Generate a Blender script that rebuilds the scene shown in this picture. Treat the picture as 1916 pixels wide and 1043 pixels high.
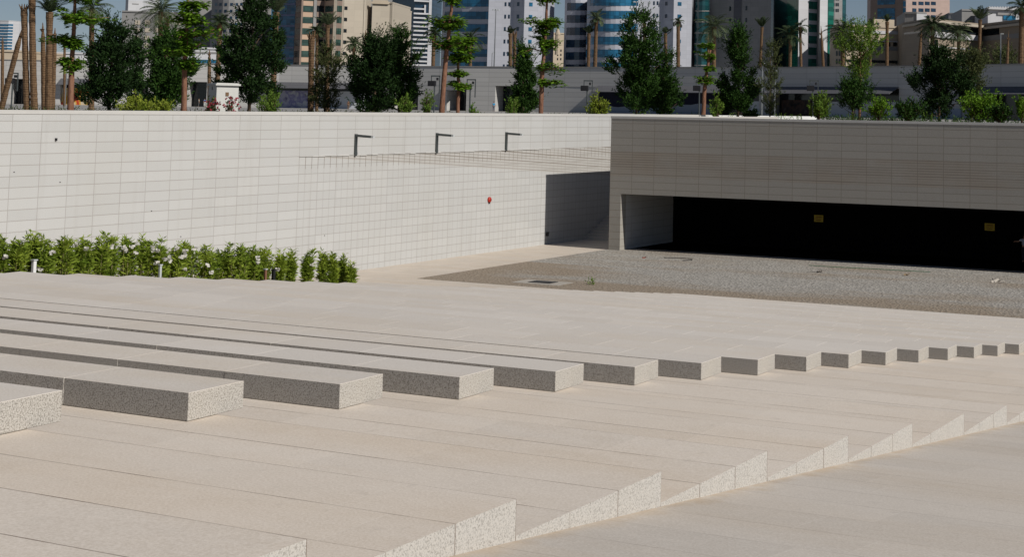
import bpy, bmesh, math, random
from mathutils import Vector, Matrix
random.seed(7)
R=math.radians
for o in list(bpy.data.objects): bpy.data.objects.remove(o)
sc=bpy.context.scene
COL=sc.collection
# ------------------------------------------------------------------ camera
F=2831.35; CX=1414.03; CY=-31.68; EYE=8.6          # focal length and axis in photo pixels (1916 wide)
YAW,PIT,ROL=0.42997475,0.08343321,0.01504333
_fw=Vector((-math.sin(YAW),math.cos(YAW),0)); _rt=Vector((math.cos(YAW),math.sin(YAW),0)); _up=Vector((0,0,1))
_f2=_fw*math.cos(PIT)+_up*math.sin(PIT); _u2=-_fw*math.sin(PIT)+_up*math.cos(PIT)
_r3=_rt*math.cos(ROL)+_u2*math.sin(ROL); _u3=-_rt*math.sin(ROL)+_u2*math.cos(ROL)
cd=bpy.data.cameras.new('camera'); cam=bpy.data.objects.new('camera',cd); COL.objects.link(cam)
m=Matrix.Identity(4)
for i in range(3):
    m[i][0]=_r3[i]; m[i][1]=_u3[i]; m[i][2]=-_f2[i]
m[0][3]=0; m[1][3]=0; m[2][3]=EYE
cam.matrix_world=m
cd.sensor_width=36; cd.sensor_fit='HORIZONTAL'; cd.lens=36*F/1916
cd.shift_x=(958-CX)/1916; cd.shift_y=-(521.5-CY)/1916
cd.clip_start=0.1; cd.clip_end=9000
sc.camera=cam
# ------------------------------------------------------------------ world and sun
SUN=Vector((5.0,-0.65,3.77)).normalized()
w=bpy.data.worlds.new('World'); sc.world=w; w.use_nodes=True
nt=w.node_tree; bg=nt.nodes['Background']
sky=nt.nodes.new('ShaderNodeTexSky'); sky.sky_type='NISHITA'; sky.sun_disc=False
sky.sun_elevation=math.asin(SUN.z); sky.sun_rotation=math.atan2(SUN.x,SUN.y)
sky.air_density=1.0; sky.dust_density=0.0; sky.ozone_density=3.0
tn=nt.nodes.new('ShaderNodeMix'); tn.data_type='RGBA'; tn.blend_type='MULTIPLY'; tn.inputs[0].default_value=1; tn.inputs[7].default_value=(1.06,.93,.89,1)
gc=nt.nodes.new('ShaderNodeTexCoord'); va=nt.nodes.new('ShaderNodeVectorMath'); va.operation='ADD'; va.inputs[1].default_value=(0,0,.055); vn=nt.nodes.new('ShaderNodeVectorMath'); vn.operation='NORMALIZE'
nt.links.new(gc.outputs['Generated'],va.inputs[0]); nt.links.new(va.outputs[0],vn.inputs[0]); nt.links.new(vn.outputs[0],sky.inputs['Vector'])
nt.links.new(sky.outputs[0],tn.inputs[6]); nt.links.new(tn.outputs[2],bg.inputs[0]); bg.inputs[1].default_value=0.05
sl=bpy.data.lights.new('sun','SUN'); sl.energy=4.3; sl.angle=R(0.5); sl.color=(1,0.955,0.88)
so=bpy.data.objects.new('sun',sl); COL.objects.link(so)
so.rotation_euler=(-SUN).to_track_quat('-Z','Y').to_euler()
sc.view_settings.view_transform='Standard'; sc.view_settings.look='None'
sc.view_settings.exposure=0.0; sc.view_settings.gamma=1
# ------------------------------------------------------------------ pixel -> world
def at(u,v,d):
    x=(u-CX)/F; y=(v-CY)/F
    return Vector((0,0,EYE))+(_r3*x-_u3*y+_f2)*d
def hor(u): return 112+(u+4784)*0.015073
def gnd(u,d,z):                      # point below/above the horizon point of column u at depth d, height z
    p=at(u,hor(u),d); p.z=z; return p
def zat(u,v,d): return at(u,v,d).z
def onx(u,v,X):
    p=at(u,v,1)-Vector((0,0,EYE)); return Vector((0,0,EYE))+p*(X/p.x)
def ony(u,v,Y):
    p=at(u,v,1)-Vector((0,0,EYE)); return Vector((0,0,EYE))+p*(Y/p.y)
# ------------------------------------------------------------------ materials
class N:
    def __init__(s,name):
        s.m=bpy.data.materials.new(name); s.m.use_nodes=True; s.t=s.m.node_tree; s.b=s.t.nodes['Principled BSDF']; s.pos=None
    def n(s,t,**k):
        x=s.t.nodes.new(t)
        for a,b in k.items(): setattr(x,a,b)
        return x
    def l(s,a,b): s.t.links.new(a,b)
    def P(s):
        if not s.pos:
            g=s.n('ShaderNodeNewGeometry'); s.g=g; s.pos=g.outputs['Position']; sp=s.n('ShaderNodeSeparateXYZ'); s.l(s.pos,sp.inputs[0]); s.X,s.Y,s.Z=sp.outputs
            sn=s.n('ShaderNodeSeparateXYZ'); s.l(g.outputs['Normal'],sn.inputs[0]); s.NX,s.NY,s.NZ=sn.outputs
        return s.pos
    def m_(s,op,a,b=None,c=None):
        x=s.n('ShaderNodeMath',operation=op)
        for i,q in enumerate((a,b,c)):
            if q is None: continue
            if isinstance(q,(int,float)): x.inputs[i].default_value=q
            else: s.l(q,x.inputs[i])
        return x.outputs[0]
    def noise(s,scale,detail=3,rough=.55,vec=None,mapv=None):
        x=s.n('ShaderNodeTexNoise'); x.inputs['Scale'].default_value=scale; x.inputs['Detail'].default_value=detail; x.inputs['Roughness'].default_value=rough
        v=vec if vec is not None else s.P()
        if mapv:
            mp=s.n('ShaderNodeMapping'); mp.inputs['Scale'].default_value=mapv; s.l(v,mp.inputs[0]); v=mp.outputs[0]
        s.l(v,x.inputs['Vector']); return x.outputs['Fac']
    def ramp(s,fac,stops):
        x=s.n('ShaderNodeValToRGB'); e=x.color_ramp.elements
        while len(e)<len(stops): e.new(.5)
        for i,(p,c) in enumerate(stops):
            e[i].position=p; e[i].color=(c,c,c,1) if isinstance(c,(int,float)) else (*c,1)
        s.l(fac,x.inputs[0]); return x.outputs[0]
    def mix(s,f,a,b,bt='MIX'):
        x=s.n('ShaderNodeMix',data_type='RGBA',blend_type=bt)
        for i,q in ((0,f),(6,a),(7,b)):
            if isinstance(q,(int,float)): x.inputs[i].default_value=q
            elif isinstance(q,tuple): x.inputs[i].default_value=(*q,1)
            else: s.l(q,x.inputs[i])
        return x.outputs[2]
    def line(s,coord,pitch,off,wd,soft=0.0):       # 1 on the joint line
        a=s.m_('DIVIDE',s.m_('SUBTRACT',coord,off),pitch)
        f=s.m_('ABSOLUTE',s.m_('SUBTRACT',s.m_('FRACT',s.m_('ADD',a,.5)),.5))
        return s.m_('LESS_THAN',f,wd/pitch/2), s.m_('FLOOR',a)
    def wn(s,*c):
        cb=s.n('ShaderNodeCombineXYZ')
        for i,q in enumerate(c):
            if isinstance(q,(int,float)): cb.inputs[i].default_value=q
            else: s.l(q,cb.inputs[i])
        x=s.n('ShaderNodeTexWhiteNoise'); x.noise_dimensions='3D'; s.l(cb.outputs[0],x.inputs['Vector']); return x.outputs['Value']
    def out(s,col=None,rough=.8,spec=.3,bump=None,bs=.3,bd=.01,metal=0):
        if col is not None:
            if isinstance(col,tuple): s.b.inputs['Base Color'].default_value=(*col,1)
            else: s.l(col,s.b.inputs['Base Color'])
        s.b.inputs['Roughness'].default_value=rough; s.b.inputs['Specular IOR Level'].default_value=spec; s.b.inputs['Metallic'].default_value=metal
        if bump is not None:
            x=s.n('ShaderNodeBump'); x.inputs['Strength'].default_value=bs; x.inputs['Distance'].default_value=bd
            s.l(bump,x.inputs['Height']); s.l(x.outputs[0],s.b.inputs['Normal'])
        return s.m
def simple(name,col,rough=.6,var=.12,scale=1.0,spec=.3,metal=0):
    s=N(name); f=s.noise(scale,4)
    a=tuple(c*(1-var) for c in col); b=tuple(min(1,c*(1+var)) for c in col)
    return s.out(s.mix(f,a,b),rough,spec,metal=metal)
WALLC=(.437,.435,.425)
def wall_mat(name,axis,pitch,off,zoff,base=WALLC,band=None,dense=None):
    s=N(name); s.P(); U=s.X if axis=='X' else s.Y
    lu,iu=s.line(U,pitch,off,.028); lz,iz=s.line(s.Z,.437,zoff,.028)
    t=s.wn(iu,iz,3.1)
    c=s.mix(t,tuple(v*.955 for v in base),tuple(v*1.03 for v in base))
    st=s.noise(.22,5,.6,mapv=(1,1,.5)); c=s.mix(s.ramp(st,[(.42,0),(.75,.35)]),c,tuple(a*b for a,b in zip(base,(.9,.87,.8))))
    gr=s.noise(38,2,.7); c=s.mix(.13,c,s.ramp(gr,[(.3,.12),(.7,.75)]))
    # streaks running down from the top
    sk=s.noise(1.0,4,.6,mapv=(2.2,2.2,.12)); c=s.mix(s.m_('MULTIPLY',s.ramp(sk,[(.55,0),(.8,1)]),.22),c,(.27,.245,.215))
    j=s.m_('MAXIMUM',lu,lz); jf=s.m_('MULTIPLY',j,.68 if band else .45)
    if dense:                                        # narrow tiles below the ledge
        y0,z1=dense
        ld,_=s.line(U,pitch/3,off,.034)
        msk=s.m_('MULTIPLY',s.m_('GREATER_THAN',s.Y,y0),s.m_('LESS_THAN',s.Z,z1))
        fade=s.m_('MULTIPLY_ADD',s.m_('MULTIPLY',s.m_('GREATER_THAN',s.Z,z1-.62),.6),1,.26)
        jf=s.m_('MAXIMUM',jf,s.m_('MULTIPLY',s.m_('MULTIPLY',ld,msk),fade))
        # fan of slanting stained joints
        q=s.m_('MULTIPLY_ADD',s.m_('SUBTRACT',s.Y,y0),.064,s.m_('SUBTRACT',s.Z,z1))
        k=s.m_('DIVIDE',q,.165); lf=s.m_('LESS_THAN',s.m_('ABSOLUTE',s.m_('SUBTRACT',s.m_('FRACT',k),.5)),.2)
        inb=s.m_('MULTIPLY',s.m_('GREATER_THAN',q,0),msk)
        am=s.m_('MULTIPLY_ADD',s.wn(s.m_('FLOOR',k),1,1),.7,.25)
        jf=s.m_('MAXIMUM',jf,s.m_('MULTIPLY',s.m_('MULTIPLY',lf,inb),am))
        c=s.mix(s.m_('MULTIPLY',inb,.22),c,(.36,.315,.26))
    if band:
        z0,z1=band; inb=s.m_('MULTIPLY',s.m_('GREATER_THAN',s.Z,z0),s.m_('LESS_THAN',s.Z,z1))
        k=s.m_('DIVIDE',s.Z,.146); lf=s.m_('LESS_THAN',s.m_('ABSOLUTE',s.m_('SUBTRACT',s.m_('FRACT',k),.5)),.15)
        bl=s.noise(.35,3,.6,mapv=(1,1,2))
        am=s.m_('MULTIPLY',s.m_('MULTIPLY_ADD',s.wn(s.m_('FLOOR',k),2,1),.6,.2),s.ramp(bl,[(.3,.2),(.65,1)]))
        jf=s.m_('MAXIMUM',jf,s.m_('MULTIPLY',s.m_('MULTIPLY',lf,inb),am))
        c=s.mix(s.m_('MULTIPLY',inb,s.m_('MULTIPLY',s.ramp(bl,[(.3,.1),(.7,1)]),.4)),c,(.30,.235,.17))
    c=s.mix(jf,c,(.155,.125,.10))
    return s.out(c,.75,.25,bump=s.m_('SUBTRACT',s.m_('MULTIPLY',gr,.3),j),bs=.25,bd=.006)
EDGE=7.42; D=1.741; RISE=.2048; XE=-4.84; XB=-8.729; XL=-32.25
def pave_mat(name,base,sl,po,pl,grain=60,stain=False,ends=True):
    s=N(name); s.P()
    ls,isd=s.line(s.Y,sl,po,.010)
    o=s.m_('MULTIPLY',s.wn(isd,5,2),pl)
    lp,ip=s.line(s.m_('ADD',s.X,o),pl,0,.012)
    top=s.m_('GREATER_THAN',s.NZ,.5); sidex=s.m_('GREATER_THAN',s.m_('ABSOLUTE',s.NX),.5)
    t=s.wn(isd,ip,1.7)
    c=s.mix(t,tuple(v*.93 for v in base),tuple(v*1.05 for v in base))
    big=s.noise(.5,5,.6,mapv=(.45,1.6,1)); c=s.mix(s.ramp(big,[(.42,0),(.68,.5)]),c,(base[0]*.93,base[1]*.84,base[2]*.71))
    mid=s.noise(3.2,5,.65,mapv=(.7,1.6,1)); c=s.mix(s.ramp(mid,[(.35,.0),(.75,.30)]),c,(base[0]*1.2,base[1]*1.22,base[2]*1.25))
    d2=s.noise(7.5,3,.6); c=s.mix(s.ramp(d2,[(.62,.0),(.8,.22)]),c,(.2,.17,.14))
    g=s.noise(grain,2,.75); c=s.mix(.16,c,s.ramp(g,[(.34,.18),(.66,.8)]))
    # unpolished speckled granite on the cut ends
    sp=s.noise(92,2,.75); e=s.ramp(sp,[(.31,(.20,.19,.175)),(.45,(.38,.365,.345)),(.58,(.50,.485,.46)),(.75,(.40,.365,.32))])
    e=s.mix(s.m_('MULTIPLY',s.noise(2.5,3),.25),e,(.5,.44,.36))
    c=s.mix(s.m_('SUBTRACT',1,top),c,e)
    js=s.m_('MULTIPLY',ls,s.m_('MULTIPLY_ADD',s.ramp(s.noise(1.3,2,mapv=(1,4,1)),[(.4,0),(.55,1)]),.25 if stain else .55,.12 if stain else .28))
    c=s.mix(js,c,(.13,.09,.065))
    jp=s.m_('MULTIPLY',s.m_('MULTIPLY',lp,top),.16); c=s.mix(jp,c,(.72,.67,.6))  # pale cross joints: sunlit slab edges put into the colour
    if stain:                                         # sand gathered along the foot of the steps
        dx=s.m_('ABSOLUTE',s.m_('SUBTRACT',s.X,XE)); n=s.noise(4,4,.6)
        f=s.ramp(s.m_('ADD',s.m_('MULTIPLY',dx,1.6),n),[(.42,1),(.78,0)])
        c=s.mix(s.m_('MULTIPLY',f,.45),c,(.42,.30,.18))
    return s.out(c,.78,.25,bump=s.m_('SUBTRACT',s.m_('MULTIPLY',g,.5),s.m_('MAXIMUM',ls,s.m_('MULTIPLY',lp,top))),bs=.3,bd=.006)
M={}
PB=(.62,.54,.455)
M['steps']=pave_mat('pale granite treads',PB,D/3,EDGE,1.30)
M['ramp']=pave_mat('ramp paving',(.52,.46,.395),.62,1.0,1.9,stain=True)
M['plaza']=pave_mat('lower plaza paving',(.52,.45,.375),.87,.4,.87)
def bench_mat():
    s=N('bush hammered granite'); s.P()
    top=s.m_('GREATER_THAN',s.NZ,.5)
    row=s.m_('FLOOR',s.m_('DIVIDE',s.m_('SUBTRACT',s.Y,8.6),D)); seg=s.m_('FLOOR',s.m_('DIVIDE',s.m_('ADD',s.X,-XB),1.3))
    tone=s.wn(row,seg,4.4); c=s.mix(tone,(.555,.50,.44),(.625,.565,.50))
    rt=s.wn(row,2.2,1.1); c=s.mix(s.m_('MULTIPLY',rt,.16),c,(.66,.62,.575))
    big=s.noise(.6,5,.6,mapv=(.3,1.5,1)); c=s.mix(s.ramp(big,[(.42,0),(.68,.7)]),c,(.56,.475,.375))
    mid=s.noise(3.2,5,.65); c=s.mix(s.ramp(mid,[(.4,.0),(.75,.25)]),c,(.66,.61,.55))
    g=s.noise(60,2,.75); c=s.mix(.16,c,s.ramp(g,[(.34,.18),(.66,.8)]))
    sp=s.noise(92,2,.75); e=s.ramp(sp,[(.33,(.12,.11,.10)),(.46,(.315,.297,.27)),(.58,(.50,.48,.45)),(.75,(.36,.325,.28))])
    e=s.mix(s.m_('MULTIPLY',s.noise(2.5,3),.3),e,(.45,.39,.31))
    c=s.mix(s.m_('SUBTRACT',1,top),c,e)
    return s.out(c,.8,.25,bump=g,bs=.25,bd=.004)
M['bench']=bench_mat()
def gravel_mat():
    s=N('grey pebble bed'); s.P()
    v=s.n('ShaderNodeTexVoronoi'); v.inputs['Scale'].default_value=7.5; s.l(s.pos,v.inputs['Vector'])
    c=s.ramp(v.outputs['Color'],[(.1,(.23,.213,.19)),(.45,(.32,.30,.27)),(.9,(.395,.372,.34))])
    n=s.noise(1.6,5,.7,mapv=(.5,1.5,1)); c=s.mix(s.ramp(n,[(.4,0),(.75,.45)]),c,(.20,.195,.185))
    n2=s.noise(.22,5,.62,mapv=(.5,1.6,1))
    edge=s.m_('MAXIMUM',s.m_('SUBTRACT',1,s.m_('DIVIDE',s.m_('SUBTRACT',s.Y,62.1),6)),s.m_('MULTIPLY',s.m_('SUBTRACT',1,s.m_('DIVIDE',s.m_('ADD',s.X,46.7),7)),s.m_('LESS_THAN',s.Y,72)))
    f=s.m_('MULTIPLY',s.ramp(s.m_('ADD',s.m_('MULTIPLY',edge,.32),n2),[(.45,0),(.72,1)]),.75)
    c=s.mix(f,c,(.24,.185,.13))
    return s.out(c,.9,.15,bump=v.outputs['Distance'],bs=.9,bd=.05)
M['gravel']=gravel_mat()
M['wallA']=wall_mat('pale stone wall tiles',"Y",1.375,58.776,8.15-.437*20,dense=(58.78,5.955))
M['wallR']=wall_mat('shaded stone wall tiles',"X",1.507,-46.53,8.08-.437*20,base=(.295,.275,.24),band=(4.45,5.95))  # same stone as the pale wall, its shade put into a darker base
M['cope']=simple('stone coping',(.46,.45,.43),.8,.06,3)
M['jamb']=wall_mat('garage jamb tiles',"Y",1.4,80.64,8.08-.437*20)
M['dark']=simple('black shaded interior',(.004,.004,.0045),.9,.1,1,spec=.0)  # near-black colour stands in for the shade inside the garage
M['soil']=simple('dry brown soil',(.20,.125,.07),.95,.3,4)
M['retail']=None
def block_mat(name,base,pu=2.4,pz=.9,wd=.05,jd=.72,var=.05,dirn='XY'):
    s=N(name); s.P()
    U=s.m_('ADD',s.X,s.m_('MULTIPLY',s.Y,.35))
    lu,iu=s.line(U,pu,.3,wd); lz,iz=s.line(s.Z,pz,.13,wd)
    t=s.wn(iu,iz,1.1); c=s.mix(t,tuple(v*(1-var) for v in base),tuple(min(1,v*(1+var)) for v in base))
    c=s.mix(s.m_('MULTIPLY',s.noise(.12,4),.25),c,tuple(v*.8 for v in base))
    c=s.mix(s.m_('MULTIPLY',s.m_('MAXIMUM',lu,lz),jd),c,tuple(v*.45 for v in base))
    return s.out(c,.7,.25)
M['retail']=block_mat('retail grey stone',(.44,.43,.415),5.2,.85,.07,.5)
def glass_mat(name,base,rough=.12,pu=1.6,pz=3.7,spec=.6):
    s=N(name); s.P(); U=s.m_('ADD',s.X,s.m_('MULTIPLY',s.Y,.35))
    lu,iu=s.line(U,pu,.2,.12); lz,iz=s.line(s.Z,pz/3,.1,.10)
    t=s.wn(iu,iz,2.2); c=s.mix(t,tuple(v*.6 for v in base),tuple(v*1.35 for v in base))
    c=s.mix(s.m_('MULTIPLY',s.m_('MAXIMUM',lu,lz),.6),c,tuple(v*.35 for v in base))
    return s.out(c,rough,spec)
M['glass_blue']=glass_mat('blue tower glass',(.012,.10,.19))
M['glass_navy']=glass_mat('navy tower glass',(.010,.028,.055))
M['glass_teal']=glass_mat('teal tower glass',(.010,.055,.062))
M['glass_green']=glass_mat('green tower glass',(.012,.115,.085))
M['glass_dark']=glass_mat('dark window glass',(.012,.016,.020))
M['glass_olive']=glass_mat('green tinted windows',(.03,.06,.05))
M['t_white']=block_mat('white tower cladding',(.40,.41,.455),2.2,1.2,.07,.22)
M['t_bwhite']=block_mat('bright white cladding',(.47,.47,.485),3,1.2,.06,.15)
M['t_grey']=block_mat('grey tower cladding',(.24,.235,.23),2.6,1.3,.07,.3)
M['t_dgrey']=block_mat('dark grey cladding',(.10,.10,.11),2.6,1.3,.07,.3)
M['t_cream']=block_mat('cream tower cladding',(.42,.37,.30),3.2,1.8,.07,.18)
M['t_sand']=block_mat('sand stone cladding',(.42,.35,.265),3.2,1.6,.07,.25)
M['t_peach']=block_mat('peach spandrel panels',(.46,.33,.24),2.5,1.4,.05,.2)
M['t_brown']=block_mat('brown stone cladding',(.22,.165,.135),2.5,1.4,.05,.3)
M['t_pink']=block_mat('pink granite cladding',(.40,.30,.26),2.2,1.2,.05,.2)
M['t_tan']=block_mat('tan hotel stone',(.26,.215,.165),2.2,1.0,.05,.3)
M['t_lav']=block_mat('lavender spandrels',(.13,.15,.24),2.2,1.0,.05,.3)
M['white']=simple('white paint',(.66,.66,.65),.5,.05,2)
M['metal']=simple('grey steel',(.20,.21,.215),.45,.1,5,metal=.4)
M['lampmetal']=simple('dark lamp steel',(.075,.085,.085),.4,.15,5,metal=.3)
M['lens']=simple('frosted lamp lens',(.45,.47,.47),.3,.05,5)
M['black']=simple('black housing',(.012,.012,.014),.5,.2,5)
M['red']=simple('red alarm enamel',(.36,.025,.012),.35,.1,5)
M['yellow']=simple('yellow sign paint',(.40,.30,.03),.6,.1,5)
M['signink']=simple('brown sign lettering',(.14,.06,.015),.7,.1,5)
M['kiosk']=simple('off white kiosk render',(.50,.50,.475),.8,.06,3)
M['plate']=simple('bronze plate',(.16,.10,.055),.5,.2,5)
M['poster']=None
def bark(name,a,b,sc_=6,ring=False):
    s=N(name); s.P(); n=s.noise(sc_,5,.7,mapv=(1,1,.35)); c=s.mix(s.ramp(n,[(.3,0),(.7,1)]),a,b)
    bmp=n
    if ring:
        wv=s.m_('FRACT',s.m_('ADD',s.m_('MULTIPLY',s.Z,6.5),s.m_('MULTIPLY',s.noise(8,2),.8))); c=s.mix(s.m_('MULTIPLY',s.m_('LESS_THAN',wv,.35),.5),c,tuple(v*.35 for v in a)); bmp=wv
    return s.out(c,.9,.15,bump=bmp,bs=.8,bd=.04)
M['palmbark']=bark('palm trunk',(.115,.066,.036),(.24,.155,.09),7,True)
M['bark']=bark('red brown bark',(.13,.058,.036),(.27,.145,.095),7)
M['barkdark']=bark('dark bark',(.05,.035,.025),(.13,.09,.06),7)
def leaf(name,a,b,tr=.25,rough=.7):
    s=N(name); s.P(); n=s.noise(1.7,3,.7); n2=s.noise(11,1,.5)
    f=s.m_('ADD',s.m_('MULTIPLY',n,.6),s.m_('MULTIPLY',n2,.4)); c=s.mix(s.ramp(f,[(.36,0),(.64,1)]),a,b)
    s.out(c,rough,.12)
    t=s.n('ShaderNodeBsdfTranslucent'); s.l(c,t.inputs[0]); mx=s.n('ShaderNodeMixShader'); mx.inputs[0].default_value=tr
    o=s.t.nodes['Material Output']; s.l(s.b.outputs[0],mx.inputs[1]); s.l(t.outputs[0],mx.inputs[2]); s.l(mx.outputs[0],o.inputs[0]); return s.m
M['lf_dark']=leaf('dark ficus leaves',(.006,.015,.004),(.022,.052,.011),.1)
M['lf_dark2']=leaf('deep green leaves',(.009,.026,.005),(.040,.092,.013),.12)
M['lf_mid']=leaf('fresh green leaves',(.045,.115,.008),(.17,.30,.025),.3)
M['lf_light']=leaf('light green leaves',(.06,.12,.016),(.17,.26,.04),.3)
M['lf_yel']=leaf('yellow green leaves',(.13,.19,.018),(.30,.34,.05),.3)
M['lf_olive']=leaf('dry olive leaves',(.035,.05,.018),(.11,.125,.045),.25)
M['lf_olea']=leaf('oleander leaves',(.12,.195,.02),(.36,.44,.06),.38)
M['lf_palm']=leaf('grey green palm fronds',(.030,.052,.026),(.115,.14,.07),.2)
M['lf_palmd']=leaf('dark palm fronds',(.016,.030,.014),(.055,.075,.032),.15)
M['fl_white']=leaf('white oleander petals',(.62,.60,.55),(.75,.72,.68),.3)
M['fl_red']=leaf('crimson flowers',(.25,.02,.05),(.42,.06,.08),.3)
M['oleastem']=simple('green brown oleander stems',(.20,.17,.08),.8,.2,6)
M['street']=simple('street paving',(.27,.26,.245),.85,.15,.5)
M['roadgrey']=simple('light kerb line',(.45,.47,.5),.8,.08,1)
# ------------------------------------------------------------------ mesh helpers
class MB:
    def __init__(s): s.v=[]; s.f=[]
    def add(s,vs,fs):
        n=len(s.v); s.v+= [tuple(p) for p in vs]; s.f+=[tuple(i+n for i in f) for f in fs]; return s
    def box(s,x0,x1,y0,y1,z0,z1,mt=None):
        vs=[Vector(p) for p in ((x0,y0,z0),(x1,y0,z0),(x1,y1,z0),(x0,y1,z0),(x0,y0,z1),(x1,y0,z1),(x1,y1,z1),(x0,y1,z1))]
        if mt: vs=[mt@p for p in vs]
        return s.add(vs,[(0,3,2,1),(4,5,6,7),(0,1,5,4),(1,2,6,5),(2,3,7,6),(3,0,4,7)])
    def prism(s,poly,z0,z1):
        n=len(poly); a=sum(poly[i][0]*poly[(i+1)%n][1]-poly[(i+1)%n][0]*poly[i][1] for i in range(n))
        if a<0: poly=poly[::-1]
        vs=[(p[0],p[1],z0) for p in poly]+[(p[0],p[1],z1) for p in poly]
        return s.add(vs,[tuple(range(n-1,-1,-1)),tuple(range(n,2*n))]+[(i,(i+1)%n,n+(i+1)%n,n+i) for i in range(n)])
    def tube(s,pts,rad,seg=8,cap=True):
        pts=[Vector(p) for p in pts]; vs=[]; fs=[]
        up=Vector((0,0,1)); 
        for i,p in enumerate(pts):
            t=(pts[min(i+1,len(pts)-1)]-pts[max(i-1,0)]).normalized()
            a=t.cross(Vector((1,0,0)) if abs(t.x)<.8 else Vector((0,1,0))).normalized(); b=t.cross(a)
            r=rad[i] if isinstance(rad,(list,tuple)) else rad
            for k in range(seg):
                an=2*math.pi*k/seg; rr=r
                vs.append(p+(a*math.cos(an)+b*math.sin(an))*rr)
        for i in range(len(pts)-1):
            for k in range(seg):
                k2=(k+1)%seg; fs.append((i*seg+k,i*seg+k2,(i+1)*seg+k2,(i+1)*seg+k))
        if cap: fs.append(tuple(range(seg-1,-1,-1))); fs.append(tuple((len(pts)-1)*seg+k for k in range(seg)))
        return s.add(vs,fs)
    def quad(s,c,a,b): return s.add([c-a-b,c+a-b,c+a+b,c-a+b],[(0,1,2,3)])
    def leafq(s,p,d,n,L,W):            # a pointed leaf: base p, direction d, width axis n
        s.add([p,p+d*(L*.45)+n*W,p+d*L,p+d*(L*.45)-n*W],[(0,1,2,3)])
    def build(s,name,mat,parent=None,smooth=False,loc=None):
        me=bpy.data.meshes.new(name); vs=s.v
        if parent is not None and loc is None: loc=parent.location
        if loc is not None: vs=[(a-loc[0],b-loc[1],c-loc[2]) for a,b,c in vs]
        me.from_pydata(vs,[],s.f); me.update()
        if mat: me.materials.append(mat)
        if smooth: me.polygons.foreach_set('use_smooth',[True]*len(me.polygons))
        o=bpy.data.objects.new(name,me); COL.objects.link(o)
        if parent is not None: o.parent=parent
        elif loc is not None: o.location=loc
        return o
def tag(o,label=None,cat=None,group=None,kind=None):
    if label: o['label']=label
    if cat: o['category']=cat
    if group: o['group']=group
    if kind: o['kind']=kind
    return o
def thing(name,loc,label,cat,group=None):
    o=bpy.data.objects.new(name,None); o.empty_display_size=.2; COL.objects.link(o); o.location=loc
    return tag(o,label,cat,group)
def struct(name,mb,mat): return tag(mb.build(name,mat),kind='structure')
def bevel(o,w,seg=1):
    bm=bmesh.new(); bm.from_mesh(o.data)
    bmesh.ops.bevel(bm,geom=[e for e in bm.edges],offset=w,segments=seg,affect='EDGES',profile=.5)
    bm.to_mesh(o.data); bm.free()
rnd=random.uniform
# ------------------------------------------------------------------ ground, ramp, plaza
SL=RISE/D
def zr(Y): return max(0.0,EYE-1.573-SL*Y)
Y0=(EYE-1.573)/SL
b=MB(); b.add([(-51.5,-70,zr(-70)),(160,-70,zr(-70)),(160,Y0,0),(-51.5,Y0,0)],[(0,1,2,3)]); struct('ramp',b,M['ramp'])
b=MB(); b.add([(-51.5,Y0,0),(160,Y0,0),(160,88,0),(-51.5,88,0)],[(0,1,2,3)]); struct('plaza',b,M['plaza'])
b=MB(); gx=-46.7
n=60
top=[(gx+ (160-gx)*i/n,62.1+ .0*rnd(-1,1),.006) for i in range(n+1)]
b.add([(gx,62.1,.006),(160,62.1,.006),(160,80.63,.006),(gx,80.63,.006)],[(0,1,2,3)])
b.add([(-45.74,80.63,.006),(160,80.63,.006),(160,87.5,.006),(-45.74,87.5,.006)],[(0,1,2,3)])
struct('gravel_court',b,M['gravel'])
GZ=7.6
b=MB()
b.add([(-4000,-400,GZ),(-52.2,-400,GZ),(-52.2,104,GZ),(-52.2,5000,GZ),(-4000,5000,GZ)],[(0,1,2,3,4)])
b.add([(-52.2,104,GZ),(4000,104,GZ),(4000,5000,GZ),(-52.2,5000,GZ)],[(0,1,2,3)])
struct('ground',b,M['street'])
b=MB(); b.box(-46.5,90,81.35,104,7.3,7.9); struct('roof_garden',b,M['soil'])
# steps
b=MB()
for k in range(-8,32):
    e=EDGE+D*(k-1); zt=EYE-2.215-RISE*(k-1)
    b.box(XL,XE,e-D,e,zt-1.0,zt)
st=struct('steps',b,M['steps'])
# planting bed behind the steps
b=MB()
b.add([(-34.6,-20,zr(-20)+.03),(-32.3,-20,zr(-20)+.03),(-32.3,43.5,zr(43.5)+.03),(-34.6,43.5,zr(43.5)+.03)],[(0,1,2,3)])
struct('planting_bed',b,M['soil'])
# ------------------------------------------------------------------ bench rows
ordn=['first','second','third','fourth','fifth','sixth','seventh','eighth','ninth','tenth','eleventh','twelfth','thirteenth','fourteenth','fifteenth','sixteenth','seventeenth','eighteenth','nineteenth','twentieth','twenty-first','twenty-second','twenty-third','twenty-fourth','twenty-fifth','twenty-sixth','twenty-seventh','twenty-eighth','twenty-ninth','thirtieth','thirty-first','thirty-second']
def bench(k,label):
    yn=8.847+D*(k-1); z1=EYE-2.204-RISE*(k-1)
    zt=EYE-2.215-RISE*k+.004           # tread carrying it
    mb=MB(); x=XB; g=.0008
    while x>XL+.4:
        L=min(1.30+rnd(-.012,.012),x-XL); dz=0; dy=rnd(-.003,.003)
        ye=EDGE+D*k
        mb.box(x-L+g,x,yn+dy,yn+.58+dy,zt,z1+dz)
        x-=L
    o=mb.build('stone_bench',M['bench'],loc=(XB,yn,zt)); bevel(o,.003)
    tag(o,label,'bench','stone bench rows across the terrace')
for k in range(0,32):
    bench(k,'%s granite bench row from the front, %s'%(ordn[k],
      'cut by the left edge' if k==0 else ('large sunlit end face' if k<8 else 'small bright end face')))
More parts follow.
